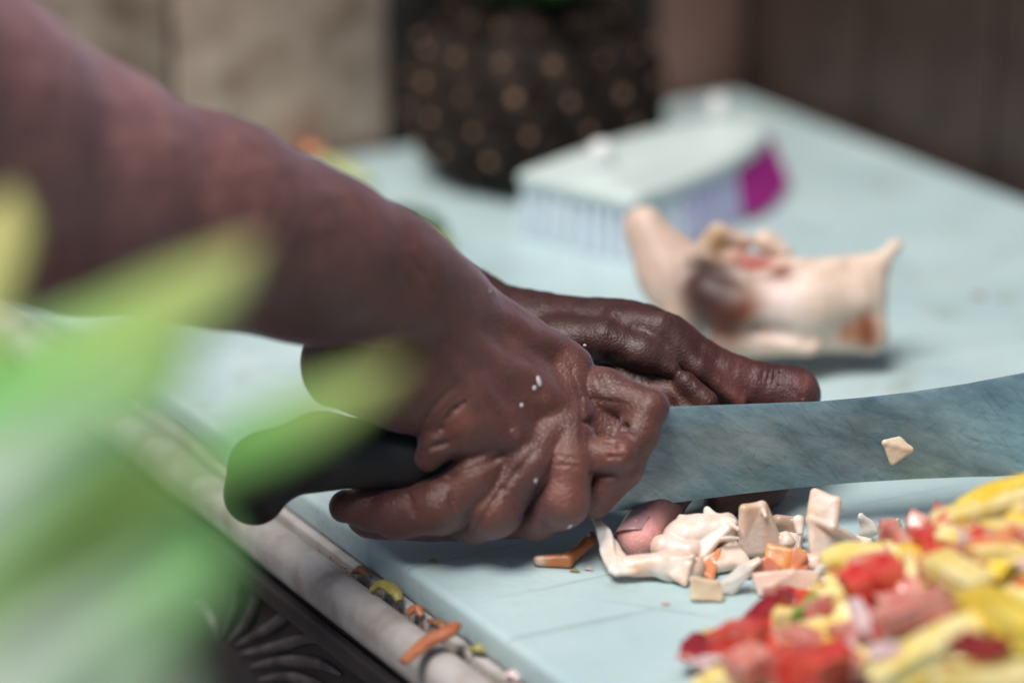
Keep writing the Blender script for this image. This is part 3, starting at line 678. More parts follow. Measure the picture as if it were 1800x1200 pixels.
# whole shellfish body resting further back
def whole_conch():
    def c(x, y, z): return B(x, y, z)
    Z = lambda y: max(0.3, (615-y)*.0255)      # upright-ish side towards the viewer
    S = SDF(*bbox_of([B(1080, 620, 0), B(1600, 620, 0), B(1600, 560, 0)+np.array([0, 4, 9.]), B(1080, 600, 0)+np.array([-2, 4, 0]), B(1200, 620, 0)+np.array([0, -7, 0])], 1.2), .12)
    def cc(a, b, ra, rb, k=.6, sub=False): S.cone(W(*a), W(*b), ra*143/F, rb*143/F, k, sub=sub)
    cc((1138, 395, 141), (1168, 480, 140.5), 26, 42); cc((1168, 480, 140.5), (1215, 555, 139.5), 42, 40)
    cc((1245, 480, 140.2), (1335, 500, 140), 44, 50); cc((1180, 450, 140.8), (1230, 520, 140), 40, 48)
    cc((1250, 520, 138.8), (1300, 545, 138.5), 45, 52); cc((1300, 545, 138.5), (1420, 545, 138.8), 55, 60); cc((1420, 530, 138.8), (1490, 530, 139.4), 62, 55)
    cc((1500, 500, 139.4), (1515, 575, 139.4), 38, 30, .5); cc((1440, 585, 138.6), (1530, 585, 139.2), 22, 24, .5)
    cc((1485, 480, 139.4), (1545, 462, 139.6), 22, 13, .3); cc((1545, 462, 139.6), (1574, 432, 139.6), 13, 12, .3); S.tri(W(1380, 485, 139.3), W(1535, 475, 139.6), W(1530, 590, 139.2), .75, .5); S.tri(W(1380, 485, 139.3), W(1300, 590, 138.6), W(1530, 590, 139.2), .8, .5)
    cc((1130, 400, 141.5), (1185, 500, 140.5), 34, 50)
    cc((1225, 460, 139.5), (1262, 415, 140), 26, 20, .3); cc((1262, 415, 140), (1310, 425, 140.3), 20, 14, .3)
    cc((1240, 455, 138.8), (1310, 492, 138), 17, 15, .25); cc((1310, 492, 138), (1400, 478, 138.2), 15, 12, .25); cc((1400, 478, 138.2), (1470, 472, 138.8), 12, 18, .3)
    cc((1345, 425, 141), (1375, 445, 141), 22, 18, .3)
    cc((1305, 455, 138.9), (1400, 462, 138.8), 16, 5, .2, True)
    cc((1270, 605, 138), (1420, 600, 138), 24, 26, .5)
    groove(S, [(1330, 575, 137.3), (1420, 600, 137.2), (1540, 590, 138)], .18, .5)
    S.wobble(.07, .8, 4); S.F[:, :, 0] = 1
    V, Q = S.mesh()
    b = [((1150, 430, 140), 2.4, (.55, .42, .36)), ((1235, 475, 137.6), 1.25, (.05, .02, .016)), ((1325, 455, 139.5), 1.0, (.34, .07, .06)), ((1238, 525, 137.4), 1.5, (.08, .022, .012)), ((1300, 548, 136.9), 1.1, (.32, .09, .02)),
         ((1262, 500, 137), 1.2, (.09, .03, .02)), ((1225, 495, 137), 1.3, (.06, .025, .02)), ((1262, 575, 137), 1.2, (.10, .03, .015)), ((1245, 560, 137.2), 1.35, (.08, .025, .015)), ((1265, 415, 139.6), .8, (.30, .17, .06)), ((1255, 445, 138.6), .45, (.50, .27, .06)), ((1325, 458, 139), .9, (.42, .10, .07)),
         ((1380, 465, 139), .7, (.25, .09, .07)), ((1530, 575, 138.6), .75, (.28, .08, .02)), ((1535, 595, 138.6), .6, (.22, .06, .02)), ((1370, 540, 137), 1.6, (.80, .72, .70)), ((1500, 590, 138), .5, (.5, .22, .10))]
    o = mesh_obj('peeled_shellfish', V, Q, simple('peeled shellfish skin', (1.0, .97, .94), (.90, .80, .74), 90, .5, .5, 200, sss=.15, attr=True), colors=pal(V, (.78, .66, .56), [(snap(V, W(*q)), r, c) for q, r, c in b]))
    tag(o, 'whole peeled cream and brown shellfish body with curled lip, lying behind the hands', 'shellfish')
whole_conch()

# ------------------------------------------------------------------ scrubbing brush
def brush():
    br = empty('scrubbing_brush', (7, 157, 0))
    tag(br, 'white plastic scrubbing brush with pale and magenta bristles beside the pineapple', 'brush')
    o2 = B(905, 300, 4.0)[:2]; o3 = B(1122, 340, 4.0)[:2]
    c0 = (o2+o3)/2; far = B(1328, 205, 4.0)[:2]; ax = far-c0; L = np.linalg.norm(ax); ax /= L; sx = np.array([ax[1], -ax[0]]); hw = np.linalg.norm(o3-o2)/2
    def pt(s, t): q = c0+ax*s+sx*t; return q
    def width(s):
        f = s/L; return hw*(1.0-.12*f if f < .3 else (1-.12*f)*math.sqrt(max(0, 1-((f-.3)/.7)**2.3)))*(1+.06*math.sin(f*3))
    prof = [(s, width(s)) for s in np.linspace(0, L, 30)]
    ring = [(s, -w_) for s, w_ in prof]+[(s, w_) for s, w_ in prof[::-1][1:]]
    levels = [(2.9, .94), (3.05, 1.0), (3.6, 1.01), (3.85, .97), (3.95, .93), (4.0, .86), (3.9, .80)]
    V = []; Fc = []; m_ = len(ring); mid = L*.45
    for z, f in levels:
        for s, t in ring:
            q = pt(mid+(s-mid)*f, t*f); V.append((q[0], q[1], z))
    for i in range(len(levels)-1):
        for j in range(m_): Fc.append([i*m_+j, i*m_+(j+1) % m_, (i+1)*m_+(j+1) % m_, (i+1)*m_+j])
    Fc.append([(len(levels)-1)*m_+j for j in range(m_)]); Fc.append(list(range(m_))[::-1])
    M_w = simple('pale plastic', (.60, .70, .68), (.55, .65, .64), 30, .35, .1, 100)
    mesh_obj('handle_block', V, Fc, M_w, br, sharp=40)
    M_peg = simple('white plastic peg', (.80, .84, .84), rough=.3)
    for (px, py) in ((1057, 290), (1262, 208)):
        q = B(px, py, 3.9); p = [q, q+[0, 0, .7], q+[0, 0, 1.2], q+[0, 0, 1.4]]
        V, Fc = tube(p, [.75, .7, .6, .25], 16); mesh_obj('peg', V, Fc, M_peg, br)
    M_b = simple('pale blue bristles', (.74, .85, .95), (.85, .92, .96), 300, .5, .5, 900, stretch=((1, 1, .1), (0, 0, 0)))
    M_l = simple('lilac bristles', (.60, .62, .84), (.70, .72, .88), 300, .5, .5, 900, stretch=((1, 1, .1), (0, 0, 0)))
    M_m = simple('magenta bristles', (.38, .02, .24), (.50, .04, .34), 300, .5, .5, 900, stretch=((1, 1, .1), (0, 0, 0)))
    rnd = random.Random(3)
    proto = {}
    for i, s in enumerate(np.arange(.45, L-.3, .95)):
        wd = width(s)*.9; nn = max(1, int(wd*2/.85))
        for j in range(nn+1):
            t = -wd+2*wd*j/max(nn, 1) if nn else 0
            if nn <= 0: continue
            key = 'm' if s > L*.6 else ('l' if (s > L*.25 and t > 0) else 'b')
            if key not in proto:
                V, Fc = [], []; rr = random.Random(5)
                for b_ in range(34):
                    a = rr.random()*6.28; q = math.sqrt(rr.random())*.34; dx, dy = math.cos(a)*q, math.sin(a)*q; sp = 1.55
                    v0 = len(V); w_ = .075
                    for (z, k_) in ((.0, 1), (-2.9, sp)):
                        for u in range(4): V.append((dx*k_+w_*math.cos(u*1.571), dy*k_+w_*math.sin(u*1.571), z))
                    for u in range(4): Fc.append([v0+u, v0+(u+1) % 4, v0+4+(u+1) % 4, v0+4+u][::-1])
                    Fc.append([v0+4, v0+5, v0+6, v0+7])
                me = bpy.data.meshes.new('bristle_tuft'); me.from_pydata([(a*K, b*K, c*K) for a, b, c in V], [], Fc); me.materials.append({'m': M_m, 'l': M_l, 'b': M_b}[key]); proto[key] = me
            o = bpy.data.objects.new('bristle_tuft', proto[key]); col.objects.link(o); o.parent = br
            q = pt(s, t); splay = t/wd*.16
            o.location = Vector((q[0]*K, q[1]*K, 2.98*K))-br.location
            out = sx*(t/wd)*(.10 if key != 'm' else .34)+ax*(.0 if s < L*.6 else .12)
            o.rotation_mode = 'QUATERNION'; o.rotation_quaternion = Vector((-out[0]+rnd.gauss(0, .025), -out[1]+rnd.gauss(0, .025), 1)).to_track_quat('Z', 'Y')
brush()

# ------------------------------------------------------------------ pineapple
def pineapple():
    q = B(938, 300, 0); cx, cy = 1.45, 165.5
    pn = empty('pineapple', (cx, cy, 0)); tag(pn, 'whole dark ripe pineapple standing upright against the tiled wall', 'pineapple')
    Hh, Rr = 11.1, 7.3
    def rad(f): return Rr*(max(0, 1-abs(2*f-.9)**(3.4 if f < .45 else 2.3)/(1.0 if f < .45 else 1.26)))**.5
    V, Fc = [], []; nl, ns = 24, 40
    for i in range(nl+1):
        f = i/nl
        r_ = max(rad(f)*.965, 1.5)
        for j in range(ns): a = 2*math.pi*j/ns; V.append((cx+r_*math.cos(a), cy+r_*math.sin(a), f*Hh+.02))
    for i in range(nl):
        for j in range(ns): Fc.append([i*ns+j, i*ns+(j+1) % ns, (i+1)*ns+(j+1) % ns, (i+1)*ns+j])
    Fc.append(list(range(ns))[::-1]); Fc.append([nl*ns+j for j in range(ns)])
    M_s = simple('dark pineapple rind', (.018, .014, .012), (.022, .016, .013), 60, .7, .6, 200, spec=.2)
    M_e = simple('brown eye scale', (.014, .010, .009), (.028, .018, .013), 80, .7, .6, 260, spec=.2)
    M_t = simple('tan eye tip', (.34, .185, .105), (.15, .08, .045), 200, .6, .4, 300)
    M_l = simple('pineapple leaf', (.025, .09, .02), (.07, .20, .04), 40, .5, .3, 150)
    mesh_obj('rind', V, Fc, M_s, pn)
    # eye scale and its tip share their meshes
    def cap(rings, seg=6, off=0):
        V, Fc = [], []
        for r_, z in rings:
            for j in range(seg): a = 2*math.pi*(j+off)/seg; V.append((r_*math.cos(a)*K, r_*1.05*math.sin(a)*K, z*K))
        for i in range(len(rings)-1):
            for j in range(seg): Fc.append([i*seg+j, i*seg+(j+1) % seg, (i+1)*seg+(j+1) % seg, (i+1)*seg+j])
        Fc.append([(len(rings)-1)*seg+j for j in range(seg)]); return V, Fc
    V, Fc = cap([(1.62, -.35), (1.5, .10), (1.1, .38), (.5, .42)]); me = bpy.data.meshes.new('eye'); me.from_pydata(V, [], Fc); me.materials.append(M_e)
    V, Fc = cap([(.40, .36), (.26, .50), (.06, .66)], 5); mt = bpy.data.meshes.new('eye_tip'); mt.from_pydata(V, [], Fc); mt.materials.append(M_t)
    rnd0 = random.Random(8)
    for i in range(6):
        f = .09+i*.16; n_ = 14
        for j in range(n_):
            a = 2*math.pi*(j+.5*(i % 2))/n_+.09*i
            if math.sin(a) > .55: continue            # back of the fruit, against the wall
            r_ = rad(f); e = .02; dr = (rad(min(f+e, .999))-rad(max(f-e, .001)))/(2*e*Hh)
            nv = Vector((math.cos(a), math.sin(a), -dr)).normalized()
            o = bpy.data.objects.new('eye', me); col.objects.link(o); o.parent = pn
            o.location = (r_*math.cos(a)*K, r_*math.sin(a)*K, f*Hh*K)
            o.rotation_mode = 'QUATERNION'; o.rotation_quaternion = nv.to_track_quat('Z', 'Y')
            s = .72 if f > .85 or f < .1 else 1; o.scale = (s, s, s)
            t = bpy.data.objects.new('eye_tip', mt); col.objects.link(t); t.parent = o; t.scale = [rnd0.uniform(.35, 1.2), rnd0.uniform(.5, 1.3), 1]; t.rotation_euler = (0, 0, rnd0.random()*6); t.location = (rnd0.uniform(-.15, .15)*K, rnd0.uniform(-.25, .1)*K, 0)
            o.rotation_quaternion.rotate(Matrix.Rotation(rnd0.uniform(-.12, .12), 3, 'X').to_quaternion()) if False else None
    rnd = random.Random(2)
    for i in range(26):
        a = i*2.4; tilt = .25+.9*(i/26); Lf = 9+rnd.random()*4; p0 = np.array([cx+math.cos(a)*1.2, cy+math.sin(a)*1.2, Hh-.6])
        d = np.array([math.cos(a)*math.sin(tilt), math.sin(a)*math.sin(tilt), math.cos(tilt)]); sd2 = np.array([-math.sin(a), math.cos(a), 0])
        V, Fc = [], []; n_ = 9; upn = np.cross(sd2, d)
        for lay in (0, .12):
            for k in range(n_+1):
                t = k/n_; c = p0+d*Lf*t+np.array([d[0], d[1], -.3])*Lf*.35*t*t; w_ = .95*(1-t)**.7*(.75+.5*t)+.02
                for s in (-1, 0, 1): V.append(c+sd2*w_*s+upn*(.25*w_*abs(s)-lay*(1-.8*t)))
        for lay in (0, 1):
            o_ = lay*(n_+1)*3
            for k in range(n_):
                for s in (0, 1):
                    qd = [o_+k*3+s, o_+k*3+s+1, o_+(k+1)*3+s+1, o_+(k+1)*3+s]; Fc.append(qd if lay == 0 else qd[::-1])
        o_ = (n_+1)*3
        for k in range(n_):
            Fc.append([k*3, (k+1)*3, o_+(k+1)*3, o_+k*3]); Fc.append([k*3+2, o_+k*3+2, o_+(k+1)*3+2, (k+1)*3+2])
        lf = mesh_obj('crown_leaf', V, Fc, M_l, pn)
pineapple()

# ------------------------------------------------------------------ heap of diced vegetables
M_tom = simple('tomato flesh', (.56, .015, .015), (.66, .12, .07), 170, .2, .3, 260, sss=.2, coat=.7)
M_tomp = simple('pale tomato flesh', (.56, .13, .10), (.64, .34, .27), 180, .18, .3, 260, sss=.2, coat=.5)
M_skn = simple('dark red pepper skin', (.20, .012, .018), (.32, .03, .03), 90, .2, .2, 200, coat=.6)
M_yel = simple('yellow pepper flesh', (.78, .60, .14), (.84, .74, .40), 110, .25, .3, 240, sss=.15, coat=.3)
M_yel2 = simple('bright yellow pepper', (.74, .50, .03), (.80, .64, .14), 110, .22, .3, 240, sss=.15, coat=.4)
M_oni = simple('onion flesh', (.70, .60, .58), (.62, .40, .42), 120, .22, .2, 240, sss=.25, coat=.4)
M_org = simple('orange pepper flesh', (.66, .20, .07), (.70, .32, .14), 110, .25, .3, 240, sss=.15, coat=.4)
M_grn = simple('green pepper skin', (.14, .26, .04), (.34, .42, .08), 110, .25, .2, 240, coat=.3)
M_dgr = simple('dark green pepper skin', (.012, .05, .016), (.03, .10, .025), 60, .25, .2, 240, coat=.4)
def dice_mesh(name, size, bend=0, seed=0, jit=.15, mat=None, wedge=0):
    r_ = random.Random(seed); bm = bmesh.new(); bmesh.ops.create_cube(bm, size=1)
    for v in bm.verts: v.co += Vector([r_.uniform(-jit, jit) for _ in range(3)])
    bmesh.ops.subdivide_edges(bm, edges=bm.edges[:], cuts=3, use_grid_fill=True)
    for _ in range(1): bmesh.ops.smooth_vert(bm, verts=bm.verts[:], factor=.28, use_axis_x=True, use_axis_y=True, use_axis_z=True)
    nseg = 5 if bend else 1
    if bend:
        for k in range(1, 6):
            geo = bm.verts[:]+bm.edges[:]+bm.faces[:]
            bmesh.ops.bisect_plane(bm, geom=geo, plane_co=(-.5+k/6, 0, 0), plane_no=(1, 0, 0))
    for v in bm.verts:
        x, y, z = v.co; n1 = noise.noise(Vector((x*2+seed, y*2, z*2)))*.16; y += noise.noise(Vector((x*2.2, z*2, seed+9)))*.16; x += noise.noise(Vector((y*2.2, z*2, seed+19)))*.12
        if wedge: z *= 1-wedge*(x+.5); 
        v.co = Vector((x*size[0], y*size[1], z*size[2]+n1*min(size)))
        if bend:
            a = bend*v.co.x/size[0]; Rr = size[0]/bend; v.co = Vector(((Rr+v.co.z)*math.sin(a), v.co.y, (Rr+v.co.z)*math.cos(a)-Rr))
    for v in bm.verts: v.co *= K
    me = bpy.data.meshes.new(name); bm.to_mesh(me); bm.free(); me.materials.append(mat)
    me.polygons.foreach_set('use_smooth', [True]*len(me.polygons)); me.set_sharp_from_angle(angle=R(45))
    return me
def put(name, me, p, rot, label, cat, group=None):
    o = bpy.data.objects.new(name, me); col.objects.link(o); o.location = [c*K for c in p]; o.rotation_euler = rot
    return tag(o, label, cat, group)
HC = np.array([20.8, 99.0]); HR = 14.2; HH = 6.4
def hh(x, y):
    r_ = math.hypot((x-HC[0]), (y-HC[1])*1.05)/HR; return HH*max(0, 1-r_)**.9
kinds = [('tomato_cube', 'tomato', [(dice_mesh('tomato_cube', (1.5+.2*i, 1.2, 1.0), 0, i, .2, M_tom)) for i in range(4)], 'small red diced tomato cube in the heap of chopped vegetables'),
         ('tomato_cube', 'tomato', [(dice_mesh('tomato_cube', (1.6, 1.1+.2*i, .9), .5, 10+i, .2, M_tomp)) for i in range(4)], 'pale pinkish-red diced tomato chunk in the heap of chopped vegetables'),
         ('pepper_strip', 'pepper', [(dice_mesh('pepper_strip', (2.4+.5*i, 1.0, .6), .5+.2*i, 20+i, .1, M_yel)) for i in range(4)], 'pale yellow pepper strip in the heap of chopped vegetables'),
         ('pepper_strip', 'pepper', [(dice_mesh('pepper_strip', (2.0+.4*i, .9, .6), .8, 30+i, .1, M_yel2)) for i in range(3)], 'bright yellow pepper piece in the heap of chopped vegetables'),
         ('onion_piece', 'onion', [(dice_mesh('onion_piece', (1.5, 1.0, .3), 1.1, 40+i, .12, M_oni)) for i in range(3)], 'translucent white onion piece in the heap of chopped vegetables'),
         ('pepper_skin', 'pepper', [(dice_mesh('pepper_skin', (1.6, 1.1, .3), .9, 50+i, .12, M_skn)) for i in range(3)], 'dark red pepper skin piece in the heap of chopped vegetables')]
def where(x, y):
    q = np.array([x, y, hh(x, y)])-np.array([0, 0, CAMH]); d = q@FW; px = 900+F*q[0]/d; py = 600-F*(q@UP)/d
    c = 'left' if px < 1400 else 'middle' if px < 1600 else 'right'
    r_ = 'upper' if py < 1000 else 'central' if py < 1110 else 'lower'
    fx = 'far ' if (px*.01) % 1 > .5 else ''
    return {('left', 'upper'): 'at the upper left foot of the heap', ('left', 'central'): 'on the left slope of the heap', ('left', 'lower'): 'at the lower left of the heap',
            ('middle', 'upper'): 'on the far rim of the heap', ('middle', 'central'): 'in the middle of the heap', ('middle', 'lower'): 'at the bottom middle of the heap',
            ('right', 'upper'): 'at the upper right of the heap', ('right', 'central'): 'on the right side of the heap', ('right', 'lower'): 'at the lower right of the heap'}[(c, r_)] + \
           (', at the picture edge' if px > 1760 or py > 1180 else ', under the long strips' if py > 1080 and px > 1500 else ', beside the crimson crescent' if abs(px-1720) < 60 and abs(py-1130) < 60 else ', near the onion sliver' if abs(px-1510) < 60 and abs(py-1070) < 60 else '')
rnd = random.Random(11)
cnt = 0
while cnt < 340:
    x = HC[0]+rnd.uniform(-HR, 5); y = HC[1]+rnd.uniform(-6, HR)
    if math.hypot(x-HC[0], (y-HC[1])*1.05) > HR-.4: continue
    s_ = (x-6.3)*.62+(99.2-y)*.78       # keep clear of the chopped shellfish
    if s_ < -.2+.0*x: continue
    q_ = np.array([x, y, 1.0])-np.array([0, 0, CAMH]); px_ = 900+F*q_[0]/(q_@FW); py_ = 600-F*(q_@UP)/(q_@FW)
    if px_ > 1860 or py_ > 1260 or px_ < 1255 or py_ < 1165-(px_-1215)*.756: continue
    h_ = hh(x, y)*min(1, .35+s_/5); lay = rnd.random(); z = max(.45, h_-.25-lay**2*1.3)
    yel = (x-HC[0]+5)*.075-(y-HC[1])*.02+rnd.gauss(0, .35)
    if yel > .12: k = rnd.choice([2, 2, 3, 3, 2, 4])
    else: k = rnd.choice([0, 0, 1, 1, 1, 4, 5, 2])
    nm, cat, mes, lab = kinds[k]; mi = rnd.randrange(len(mes))
    lab = lab.replace('small ', '') if mi else lab; lab = ['', 'plump ', 'long ', 'large '][mi]+lab.replace(' diced', '').replace('dark red pepper skin piece', 'dark red pepper skin')
    put(nm, mes[mi], (x, y, z), (rnd.gauss(0, .45), rnd.gauss(0, .45), rnd.uniform(0, 6.28)), lab.replace('in the heap of chopped vegetables', where(x, y)), cat, kinds[k][3].split(' in the')[0]+'s').scale = (rnd.uniform(.7, 1.0),)*3
    cnt += 1
def orient(a, b):      # rotation with local x along a->b, z upward
    x = Vector(b-a).normalized(); z = Vector((0, 0, 1)); y = z.cross(x).normalized(); z = x.cross(y)
    return Matrix((x, y, z)).transposed().to_euler()
def strip(name, a, b, wd, th, mat, label, cat, bend=.4, seed=1, roll=0, jit=.08):
    a = B(*a); b = B(*b); L = float(np.linalg.norm(b-a)); me = dice_mesh(name, (L, wd, th), bend, seed, jit, mat)
    o = put(name, me, (a+b)/2, orient(a, b), label, cat)
    if roll: o.rotation_euler.rotate_axis('X', roll)
    return o
strip('pepper_strip', (1450, 985, 3.2), (1590, 968, 3.6), 1.1, .75, M_yel, 'long pale yellow pepper strip crossing the upper left rim of the heap', 'pepper', .35, 61)
strip('pepper_strip', (1640, 925, 4.6), (1830, 862, 5.8), 1.3, 1.0, M_yel, 'thick yellow pepper strip along the upper edge of the heap, running out at the right', 'pepper', .3, 62)
strip('pepper_strip', (1690, 900, 5.1), (1860, 830, 6.2), 1.1, .8, M_yel2, 'yellow pepper strip lying behind the thick one at the upper right', 'pepper', .3, 63)
strip('pepper_strip', (1640, 985, 4.9), (1725, 1035, 4.9), 1.5, .8, M_yel, 'broad pale yellow pepper block pointing down right near the heap centre', 'pepper', 0, 64)
strip('pepper_strip', (1705, 1040, 5.2), (1820, 1110, 5.6), 1.5, .9, M_yel2, 'wide bright yellow pepper slab at the right edge of the heap', 'pepper', .4, 65)
strip('pepper_strip', (1530, 1190, 3.6), (1720, 1095, 5.0), 1.3, .8, M_yel, 'long yellow pepper strip slanting across the lower middle of the heap', 'pepper', .3, 66)
strip('pepper_strip', (1640, 1195, 4.4), (1830, 1185, 5.2), 1.2, .8, M_yel, 'pale yellow pepper strip at the bottom right of the heap', 'pepper', .2, 67)
strip('pepper_strip', (1470, 1015, 3.0), (1478, 1060, 2.6), 1.0, .7, M_yel, 'short upright yellow pepper piece below the long pale strip', 'pepper', 0, 68)
strip('pepper_strip', (1360, 1080, 1.9), (1395, 1085, 1.9), .8, .6, M_yel, 'small pale yellow pepper nub on the lower left slope of the heap', 'pepper', 0, 69)
strip('pepper_strip', (1240, 1200, 1.0), (1300, 1190, 1.3), 1.2, .7, M_yel, 'yellow pepper bit at the lower left corner of the heap', 'pepper', .3, 70)
strip('tomato_cube', (1545, 935, 2.4), (1578, 935, 2.4), .9, .9, M_tomp, 'single red tomato cube perched at the back of the heap before the cream shaving', 'tomato', 0, 71, jit=.05)
strip('tomato_cube', (1262, 1122, 1.5), (1345, 1118, 2.1), 1.5, 1.2, M_tom, 'large bright red tomato wedge at the left end of the heap', 'tomato', .6, 72)
strip('tomato_cube', (1290, 1180, 1.9), (1340, 1150, 2.2), 1.3, .9, M_tomp, 'pink-faced tomato chunk below the large red wedge', 'tomato', 0, 73)
strip('tomato_cube', (1375, 1165, 2.8), (1470, 1180, 3.2), 2.0, 1.2, M_tom, 'broad glossy red tomato chunk at the bottom of the heap', 'tomato', .5, 74)
strip('tomato_cube', (1490, 1040, 3.6), (1580, 1000, 4.2), 1.5, 1.0, M_tom, 'deep red tomato chunk below the long pale yellow strip', 'tomato', .4, 75)
strip('tomato_cube', (1550, 1085, 4.2), (1670, 1052, 4.9), 1.3, .8, M_tomp, 'long pinkish-red tomato slice in the middle of the heap', 'tomato', .3, 76)
strip('tomato_cube', (1615, 965, 4.3), (1665, 945, 4.5), 1.2, 1.0, M_tom, 'red tomato piece between two yellow strips near the top of the heap', 'tomato', 0, 77)
strip('pepper_piece', (1700, 950, 5.0), (1790, 955, 5.2), 1.6, .9, M_org, 'orange-red pepper chunk under the thick yellow strips', 'pepper', .4, 78)
strip('pepper_piece', (1480, 1010, 3.1), (1560, 1012, 3.5), 1.2, .8, M_org, 'brownish orange pepper slice tucked under the long pale strip', 'pepper', .3, 79)
strip('onion_piece', (1685, 950, 5.2), (1705, 950, 5.2), .7, .6, M_oni, 'small white onion cube beside the orange-red pepper chunk', 'onion', 0, 80)
strip('onion_piece', (1592, 935, 2.6), (1632, 938, 2.8), .8, .7, M_oni, 'white onion cube just right of the single red tomato cube', 'onion', 0, 81)
strip('onion_piece', (1500, 1045, 3.7), (1522, 1110, 3.5), .6, .35, M_oni, 'narrow curved onion sliver standing in the middle of the heap', 'onion', .6, 82)
strip('onion_piece', (1530, 1150, 4.2), (1580, 1140, 4.4), .9, .4, M_oni, 'pale onion scrap near the lower middle of the heap', 'onion', .4, 83)
strip('onion_piece', (1225, 1160, 1.2), (1260, 1165, 1.4), .9, .35, M_oni, 'greyish onion curl inside the dark skin at the left end of the heap', 'onion', .4, 84)
strip('pepper_skin', (1215, 1160, .9), (1250, 1115, 1.3), 1.3, .25, M_skn, 'dark red curved skin at the far left end of the heap', 'pepper', .7, 85)
strip('pepper_skin', (1310, 1095, 1.4), (1365, 1045, 2.0), .8, .22, M_skn, 'thin dark red skin edge leaning above the small yellow nub', 'pepper', .3, 86)
strip('pepper_skin', (1368, 1050, 2.3), (1395, 1056, 2.3), .8, .7, M_skn, 'shiny maroon bean-like bit at the upper left of the heap', 'pepper', .5, 87)
strip('pepper_skin', (1678, 1130, 5.5), (1765, 1145, 5.7), 1.1, .7, M_skn, 'curved dark crimson pepper crescent lying on the yellow strips', 'pepper', -1.1, 88)
strip('pepper_skin', (1398, 1085, 2.2), (1435, 1050, 2.5), .35, .5, M_grn, 'thin green-yellow pepper skin strip on the left slope of the heap', 'pepper', .2, 89)

# ------------------------------------------------------------------ scraps along the board edge
def scrap(name, pts, r0, mat, label, cat, flat=.7):
    P = spline([B(*q) for q in pts], 5); n_ = len(P)
    V, Fc = tube(P, [r0*(.45+.55*math.sin(math.pi*(i+.8)/(n_+.6))) for i in range(n_)], 8, flat)
    o = mesh_obj(name, V, Fc, mat, sharp=60); return tag(o, label, cat)
M_car = simple('dried carrot', (.36, .10, .04), (.48, .18, .09), 140, .35, .5, 300)
M_olv = simple('olive pepper scrap', (.26, .24, .05), (.38, .32, .10), 140, .4, .4, 300)
M_crumb = simple('brown crumb', (.20, .08, .04), (.32, .16, .08), 200, .5, .6, 400)
zt = -slabT
scrap('carrot_shard', [(708, 1163, zt+.35), (750, 1128, zt+.7), (790, 1108, zt+.95), (806, 1096, zt+1.1)], .36, M_car, 'pointed orange carrot shard lying across the stone edge below the board', 'carrot')
scrap('pepper_scrap', [(652, 1036, zt+.3), (672, 1026, zt+.6), (695, 1040, zt+.5), (702, 1056, zt+.3)], .3, M_olv, 'olive yellow pepper scrap caught in the gap below the board edge', 'pepper')
scrap('carrot_crumb', [(716, 1078, zt+.2), (732, 1068, zt+.4), (742, 1082, zt+.2)], .24, M_car, 'small orange crumb in the gap between the olive scrap and the carrot shard', 'carrot')
scrap('pepper_crumb', [(826, 1142, zt+.2), (842, 1138, zt+.35), (856, 1146, zt+.2)], .24, M_olv, 'yellow crumb in the gap right of the carrot shard', 'pepper')
scrap('pepper_crumb', [(924, 1194, zt+.2), (940, 1196, zt+.35), (955, 1203, zt+.2)], .22, M_olv, 'yellow crumb at the bottom end of the gap under the board', 'pepper')
scrap('onion_crumb', [(888, 1188, zt+.2), (902, 1184, zt+.3), (914, 1196, zt+.15)], .26, M_oni, 'pale translucent crumb on the stone edge near the bottom of the picture', 'onion')
scrap('meat_crumb', [(622, 1005, zt+.2), (636, 1000, zt+.45), (648, 1012, zt+.2)], .25, M_crumb, 'brown crumb in the gap left of the olive scrap', 'crumb')
scrap('meat_crumb', [(752, 1090, zt+.15), (775, 1096, zt+.3), (790, 1108, zt+.15)], .22, M_crumb, 'dark brown crumb under the thick end of the carrot shard', 'crumb')
# tiny crumbs of peel on the gap, uncountable
V, Fc = [], []; rnd = random.Random(4)
for i in range(500):
    t = rnd.random(); q_ = XY(uv(B(560, 960, zt)[:2])[0]+24*t, -.35); p = np.array([q_[0], q_[1], zt-.35]); p = p+np.array([rnd.gauss(0, .25), rnd.gauss(0, .25), 0]); s = .02+.04*rnd.random(); v0 = len(V)
    for dx, dy, dz in ((1, 0, 0), (-1, 0, 0), (0, 1, 0), (0, -1, 0), (0, 0, 1.2)): V.append(p+s*np.array([dx, dy, dz])*[1, 1, 1]+[0, 0, .02])
    for a, b in ((0, 2), (2, 1), (1, 3), (3, 0)): Fc.append([v0+a, v0+b, v0+4])
tag(mesh_obj('crumbs', V, Fc, M_crumb, smooth=False), 'fine brown crumbs filling the gap below the board edge', 'crumbs', kind='stuff')

